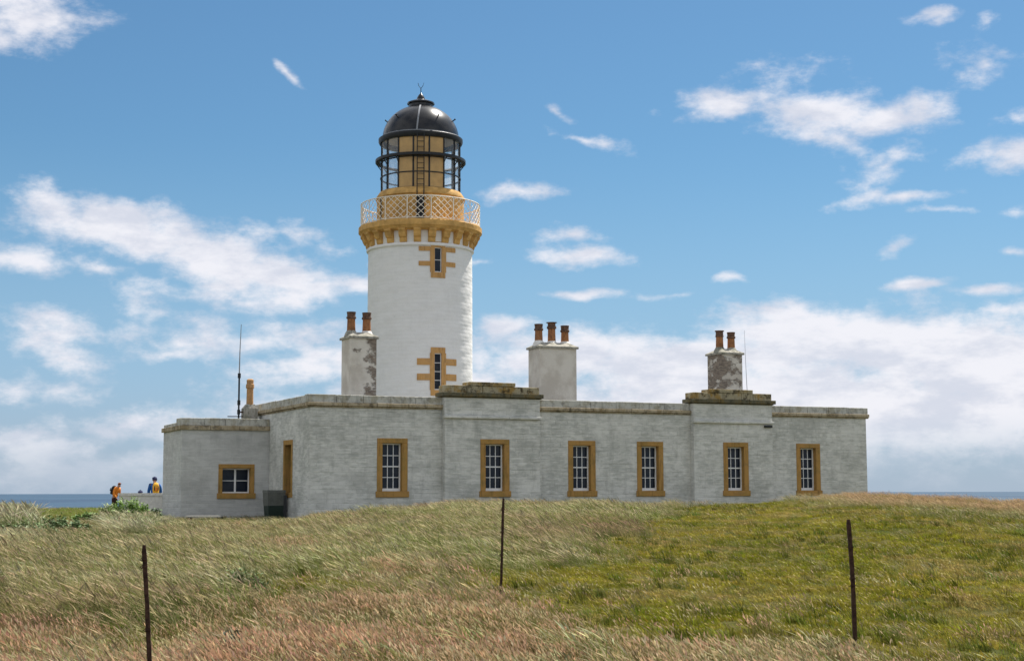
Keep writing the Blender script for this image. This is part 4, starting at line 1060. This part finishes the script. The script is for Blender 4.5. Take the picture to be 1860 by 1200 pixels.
def masks(X, Y):
    Zg = ground(X, Y); px, py = project(X, Y, Zg+.08)
    j = fbm(X, Y, 2.6, 21)*38; jx = fbm(X, Y, 3.1, 31)*60
    pinkline = np.interp(px+jx*.6, [-400, 0, 150, 250, 400, 520, 650, 800, 960, 1040, 1075, 1300, 1480, 1560, 1660, 1760, 3000], [1125, 1125, 1125, 1152, 1104, 1086, 1070, 1070, 1096, 1128, 1160, 1180, 1175, 1192, 1216, 1250, 1290])
    pink = sst(-24, 24, py+j*.8-pinkline)*(.68+.32*sst(-.25, .25, fbm(X, Y, 1.7, 23)+.12))
    for (a, b_, rx, ry) in ((535, 988, 75, 17), (745, 1032, 80, 15), (420, 960, 70, 12), (420, 958, 40, 8)):
        pink = np.maximum(pink, sst(1.35, .6, np.hypot((px+jx*.5-a)/rx, (py+j*.3-b_)/ry))*.75)
    gl = np.interp(px+jx*.5, [560, 640, 760, 900, 960, 1060, 1130, 1200, 1255, 1400, 1500, 1640, 1860, 2600], [1075, 1050, 1040, 1040, 1030, 1022, 985, 945, 905, 895, 905, 912, 932, 950])
    green = sst(-24, 24, py+j*1.25-gl)*(px > 520)
    green = np.maximum(green, sst(1.3, .6, np.hypot((px-560)/95, (py+j*.3-1062)/22)))
    green = np.maximum(green, sst(1.3, .6, np.hypot((px-330)/90, (py+j*.3-1075)/16))*.7)
    lawn = (px < 215)*(px > 60)*sst(950, 938, py)
    green = np.maximum(green, lawn)*(1-pink)
    sandy = sst(1460, 1560, px+jx)*(1-sst(14, 30, py+j*.15-np.interp(px, [1460, 1540, 1640, 1750, 1860], [900, 890, 892, 900, 910])))
    return Zg, px, py, pink, green, sandy
def cols(base, n, v=.18):
    b_ = np.array(base)[None, :]*np.ones((n, 1)); k = np.exp(RNG.normal(0, v, (n, 1))); h = np.exp(RNG.normal(0, v*.35, (n, 3))); return b_*k*h
def lerp(a, b_, t): return a*(1-t[:, None])+b_*t[:, None]
def inhouse(X, Y):
    dx, dy = X-AX, Y-AY; a = dx*ux+dy*uy; b_ = dx*wx+dy*wy
    return ((a > -.15) & (a < L+.15) & (b_ > -.35) & (b_ < DEP+.3)) | ((a > AXX0-.2) & (a < .1) & (b_ > AY0-.15) & (b_ < AY1+.2))
# long wind-blown grass
nA = 52000; X, Y = samples(nA, 11.5, 58, .85); Zg, px, py, pink, green, sandy = masks(X, Y)
clump = fbm(X, Y, 1.3, 41); big_ = fbm(X, Y, 5.0, 51)
tp = sst(.02, .30, fbm(X, Y, 2.2, 131)+.6*fbm(X, Y, .7, 133))
keep = (RNG.random(nA) < (1-green*(.995-.10*tp))*(1-pink*.82)+sandy*.8) & ~inhouse(X, Y)
foot = (px < 560) & (Y > 47)
keep &= ~(foot & (RNG.random(nA) < .35))
X, Y, Zg, px, py, pink, green, sandy, clump, big_ = [v[keep] for v in (X, Y, Zg, px, py, pink, green, sandy, clump, big_)]
n = len(X)
tg = cols((.135, .165, .034), n, .22); ts_ = cols((.235, .215, .095), n, .2)
mixv = np.clip(.29+big_*1.2+clump*.8+RNG.normal(0, .18, n), 0, 1)
mixv = np.clip(mixv+sst(930, 905, py)*.35*(px > 560), 0, 1)
tint = lerp(tg, ts_, mixv); dk = sst(.10, .34, fbm(X, Y, 1.6, 141)+.5*fbm(X, Y, .6, 143)); tint = lerp(tint, cols((.075, .095, .028), n, .2), dk*.75); dgm = sst(1.3, .5, np.hypot((px-130)/190, (py-975)/28)); tint = lerp(tint, cols((.075, .125, .026), n), dgm*.95)
wl_ = sst(1.2, .6, np.hypot((px-20)/85, (py-955)/45)); tint = lerp(tint, cols((.42, .41, .29), n, .1), wl_*.85)
tint = lerp(tint, cols((.36, .25, .14), n, .12), sandy*.8)
hcx = lerp(cols((.38, .335, .19), n, .2), cols((.30, .215, .13), n, .2), np.clip(.25+fbm(X, Y, 4, 61)*1.4, 0, 1)); hcx = lerp(hcx, cols((.46, .31, .18), n, .1), sandy)
scl = np.clip(.85+clump*.75+RNG.normal(0, .16, n), .35, 1.5)*(1-green*.35)*np.where(sandy > .4, .72, 1); scl *= np.where(Y > 43, .86, 1)*(1-.25*(px < 560)*(Y > 44))
scatter('long_grass', 'long pale wind blown grass covering the bank below the house', np.stack([X, Y, Zg], 1), RNG.normal(.0, .35, n), scl, tint, hcx, long_v, RNG.integers(0, 4, n))
# taller rough grass and herbage before the boundary wall
nE = 5200; col_ = RNG.uniform(-60, 330, nE); Y = RNG.uniform(38, 55.2, nE); X = (col_-930)/FPX*Y; Zg = ground(X, Y)
w8 = fbm(X, Y, 2.0, 121)+.5*fbm(X, Y, .8, 123); keep = (w8 > np.interp(col_, [-60, 45, 85, 185, 215, 300, 330], [-.35, -.3, .5, .5, -.3, -.1, .3])) & ~inhouse(X, Y)
keep &= ~((np.abs(Y-Yw) < .4) | (Y > Yw-1.3)) ; X, Y, Zg, w8, col_ = [v[keep] for v in (X, Y, Zg, w8, col_)]; k9 = ~((np.abs(col_-240) < 34) & (Y > 48)); X, Y, Zg, w8, col_ = [v[k9] for v in (X, Y, Zg, w8, col_)]; n = len(X)
tint = lerp(cols((.10, .15, .035), n, .25), cols((.30, .29, .17), n, .2), np.clip(.35+fbm(X, Y, 1.8, 125)*1.6+(col_ < 90)*.35, 0, 1))
scatter('tall_rough_grass', 'taller pale green rough grass and herbage at the far left before the boundary wall', np.stack([X, Y, Zg], 1), RNG.normal(0, 1.0, n), RNG.uniform(.9, 1.75, n)*np.where(col_ > 285, .6, 1)*np.where(col_ < 80, 1.5, 1)*(1+.25*fbm(X, Y, 1.4, 129)), tint, cols((.40, .37, .24), n), long_v, RNG.integers(0, 4, n))
# pink seeded grass
nB = 40000; X, Y = samples(nB, 11, 47, 1.5); Zg, px, py, pink, green, sandy = masks(X, Y)
keep = RNG.random(nB) < pink*.99+.01*(py > 1040); X, Y, Zg, px, py, pink = [v[keep] for v in (X, Y, Zg, px, py, pink)]; n = len(X)
pn = np.clip(.5+fbm(X, Y, 1.6, 71)*1.3, 0, 1)
tint = lerp(cols((.135, .135, .038), n), cols((.24, .185, .095), n), pn)
hcx = lerp(cols((.41, .295, .175), n, .18), cols((.41, .25, .165), n, .18), pn); hcx = lerp(hcx, cols((.40, .345, .20), n, .15), (RNG.random(n) < .25)*1.0)
scl = np.clip(.85+fbm(X, Y, 1.1, 81)*.5+RNG.normal(0, .12, n), .4, 1.3)
scatter('pink_grass', 'pinkish brown seeding grass across the foreground', np.stack([X, Y, Zg], 1), RNG.normal(0, .5, n), scl, tint, hcx, pink_v, RNG.integers(0, 4, n))
# short green turf everywhere
nC = 80000; X, Y = samples(nC, 11, 60, .95); Zg, px, py, pink, green, sandy = masks(X, Y)
keep = (RNG.random(nC) < .30+.70*green) & ~inhouse(X, Y); X, Y, Zg, px, py, pink, green = [v[keep] for v in (X, Y, Zg, px, py, pink, green)]; n = len(X)
a_ = np.clip(.5+fbm(X, Y, 2.8, 91)*1.5, 0, 1); b2 = np.clip(fbm(X, Y, 1.2, 95)*1.9, 0, 1)
tint = lerp(cols((.17, .175, .014), n, .25), cols((.25, .22, .026), n, .25), a_); tint = lerp(tint, cols((.30, .235, .075), n), np.clip(b2*1.1+.1, 0, 1)); tint = lerp(tint, cols((.075, .095, .012), n), np.clip(fbm(X, Y, .8, 97)*1.6-.15, 0, 1)*.8)
scl = np.clip(.9+fbm(X, Y, .9, 99)*.7+RNG.normal(0, .15, n), .4, 1.6)
scatter('short_grass', 'short bright green turf on the slope right of the middle post', np.stack([X, Y, Zg], 1), RNG.normal(0, .6, n), scl, tint, cols((.30, .24, .12), n), short_v, RNG.integers(0, 4, n))
# darker hummocks in the turf, and rough grass behind the left bank
nD = 9000; X, Y = samples(nD, 12, 46, 1.0); Zg, px, py, pink, green, sandy = masks(X, Y); hm = fbm(X, Y, .75, 103)+.5*fbm(X, Y, 3.5, 105)
keep = (green > .5) & (hm > .13); X, Y, Zg = X[keep], Y[keep], Zg[keep]
X2 = RNG.uniform(-42, -7, 9000); Y2 = RNG.uniform(56, 100, 9000); 
k2 = ~inhouse(X2, Y2); X2, Y2 = X2[k2], Y2[k2]; X = np.concatenate([X, X2]); Y = np.concatenate([Y, Y2]); Zg = ground(X, Y); n = len(X)
tint = np.where((Y > 50)[:, None], lerp(cols((.15, .22, .03), n), cols((.22, .21, .07), n), np.clip(.25+fbm(X, Y, 6, 107)*1.5, 0, 1)), cols((.080, .092, .016), n, .3))
scatter('hummock_grass', 'darker grass hummocks dotted over the turf and behind the left bank', np.stack([X, Y, Zg], 1), RNG.normal(0, .6, n), np.where(Y > 50, RNG.uniform(.5, 1.0, n), RNG.uniform(.4, .85, n)), tint, cols((.25, .20, .12), n), dark_v, RNG.integers(0, 2, n))

# nettle-like leafy bush by the boundary wall
def leafy(px, py, Yb, w, h, nl, label, c1, seed):
    rs = random.Random(seed); X = ray(px, py)[0]*Yb; gz = float(ground(X, Yb)); e = empty('leafy_bush', (X, Yb, gz)); tag(e, label, 'bush')
    def lm(T, b): 
        T.l.new(T.mix(T.ss(T.noise(pos(T), 6, 3), .35, .65), c1, tuple(v*1.7 for v in c1)), b.inputs['Base Color'])
    ml = mat('leaf_green', lm, .6, .3); st_ = MB(); lf = MB()
    for i in range(int(60*min(1.3, w))+14):
        a = rs.uniform(0, 6.28); r = w*.5*math.sqrt(rs.random()); x, y_ = r*math.cos(a), r*.7*math.sin(a); hh = h*rs.uniform(.55, 1)*(1-.5*(r/(w*.5))**2)
        tip = Vector((x*1.25-.08, y_*1.2, hh)); st_.tube([(x, y_, -.05), (x*1.1-.02, y_*1.1, hh*.5), tip], [.012, .009, .004], 4, cap=False)
        for k in range(nl):
            t = rs.uniform(.25, 1); p_ = Vector((x, y_, 0)).lerp(tip, t)+Vector((rs.gauss(0, .03), rs.gauss(0, .03), 0)); d = Vector((rs.gauss(0, 1), rs.gauss(0, 1), rs.gauss(.1, .4))).normalized(); s_ = rs.uniform(.05, .12)*(1 if w > .7 else .6)
            sd = d.cross(Vector((0, 0, 1))).normalized()*s_*.35; lf.add([p_, p_+d*s_*.5+sd, p_+d*s_, p_+d*s_*.5-sd], [(0, 1, 2, 3)])
    st_.build('stems', ml, e); o = lf.build('leaves', ml, e); o['kind'] = 'stuff'
leafy(240, 930, 53.0, 1.25, 1.0, 40, 'bright green leafy bush in the grass before the boundary wall', (.17, .26, .06), 3)
leafy(276, 935, 53.6, .8, .6, 24, 'low dark leafy weeds at the foot of the boundary wall beside the annex corner', (.05, .095, .028), 8)
leafy(203, 935, 54.0, .9, .8, 30, 'grey green leafy weeds left of the bright green bush', (.22, .26, .12), 9)
leafy(160, 935, 54.5, .8, .4, 26, 'small low green bush left of the grey green weeds', (.10, .17, .04), 4)
leafy(436, 1140, 14.9, .16, .34, 6, 'small dark weed in the pink grass right of the leftmost post', (.05, .055, .03), 12)
leafy(452, 1062, 19.0, .45, .42, 22, 'small bright green weed on the bank right of the leftmost post', (.085, .12, .035), 13)
leafy(100, 990, 40.0, 1.6, .55, 40, 'spreading grey green herb patch at the far left of the bank', (.10, .15, .06), 14)
leafy(45, 1000, 38.0, 1.5, .5, 36, 'leafy herb patch at the very left edge of the bank', (.12, .17, .07), 15)
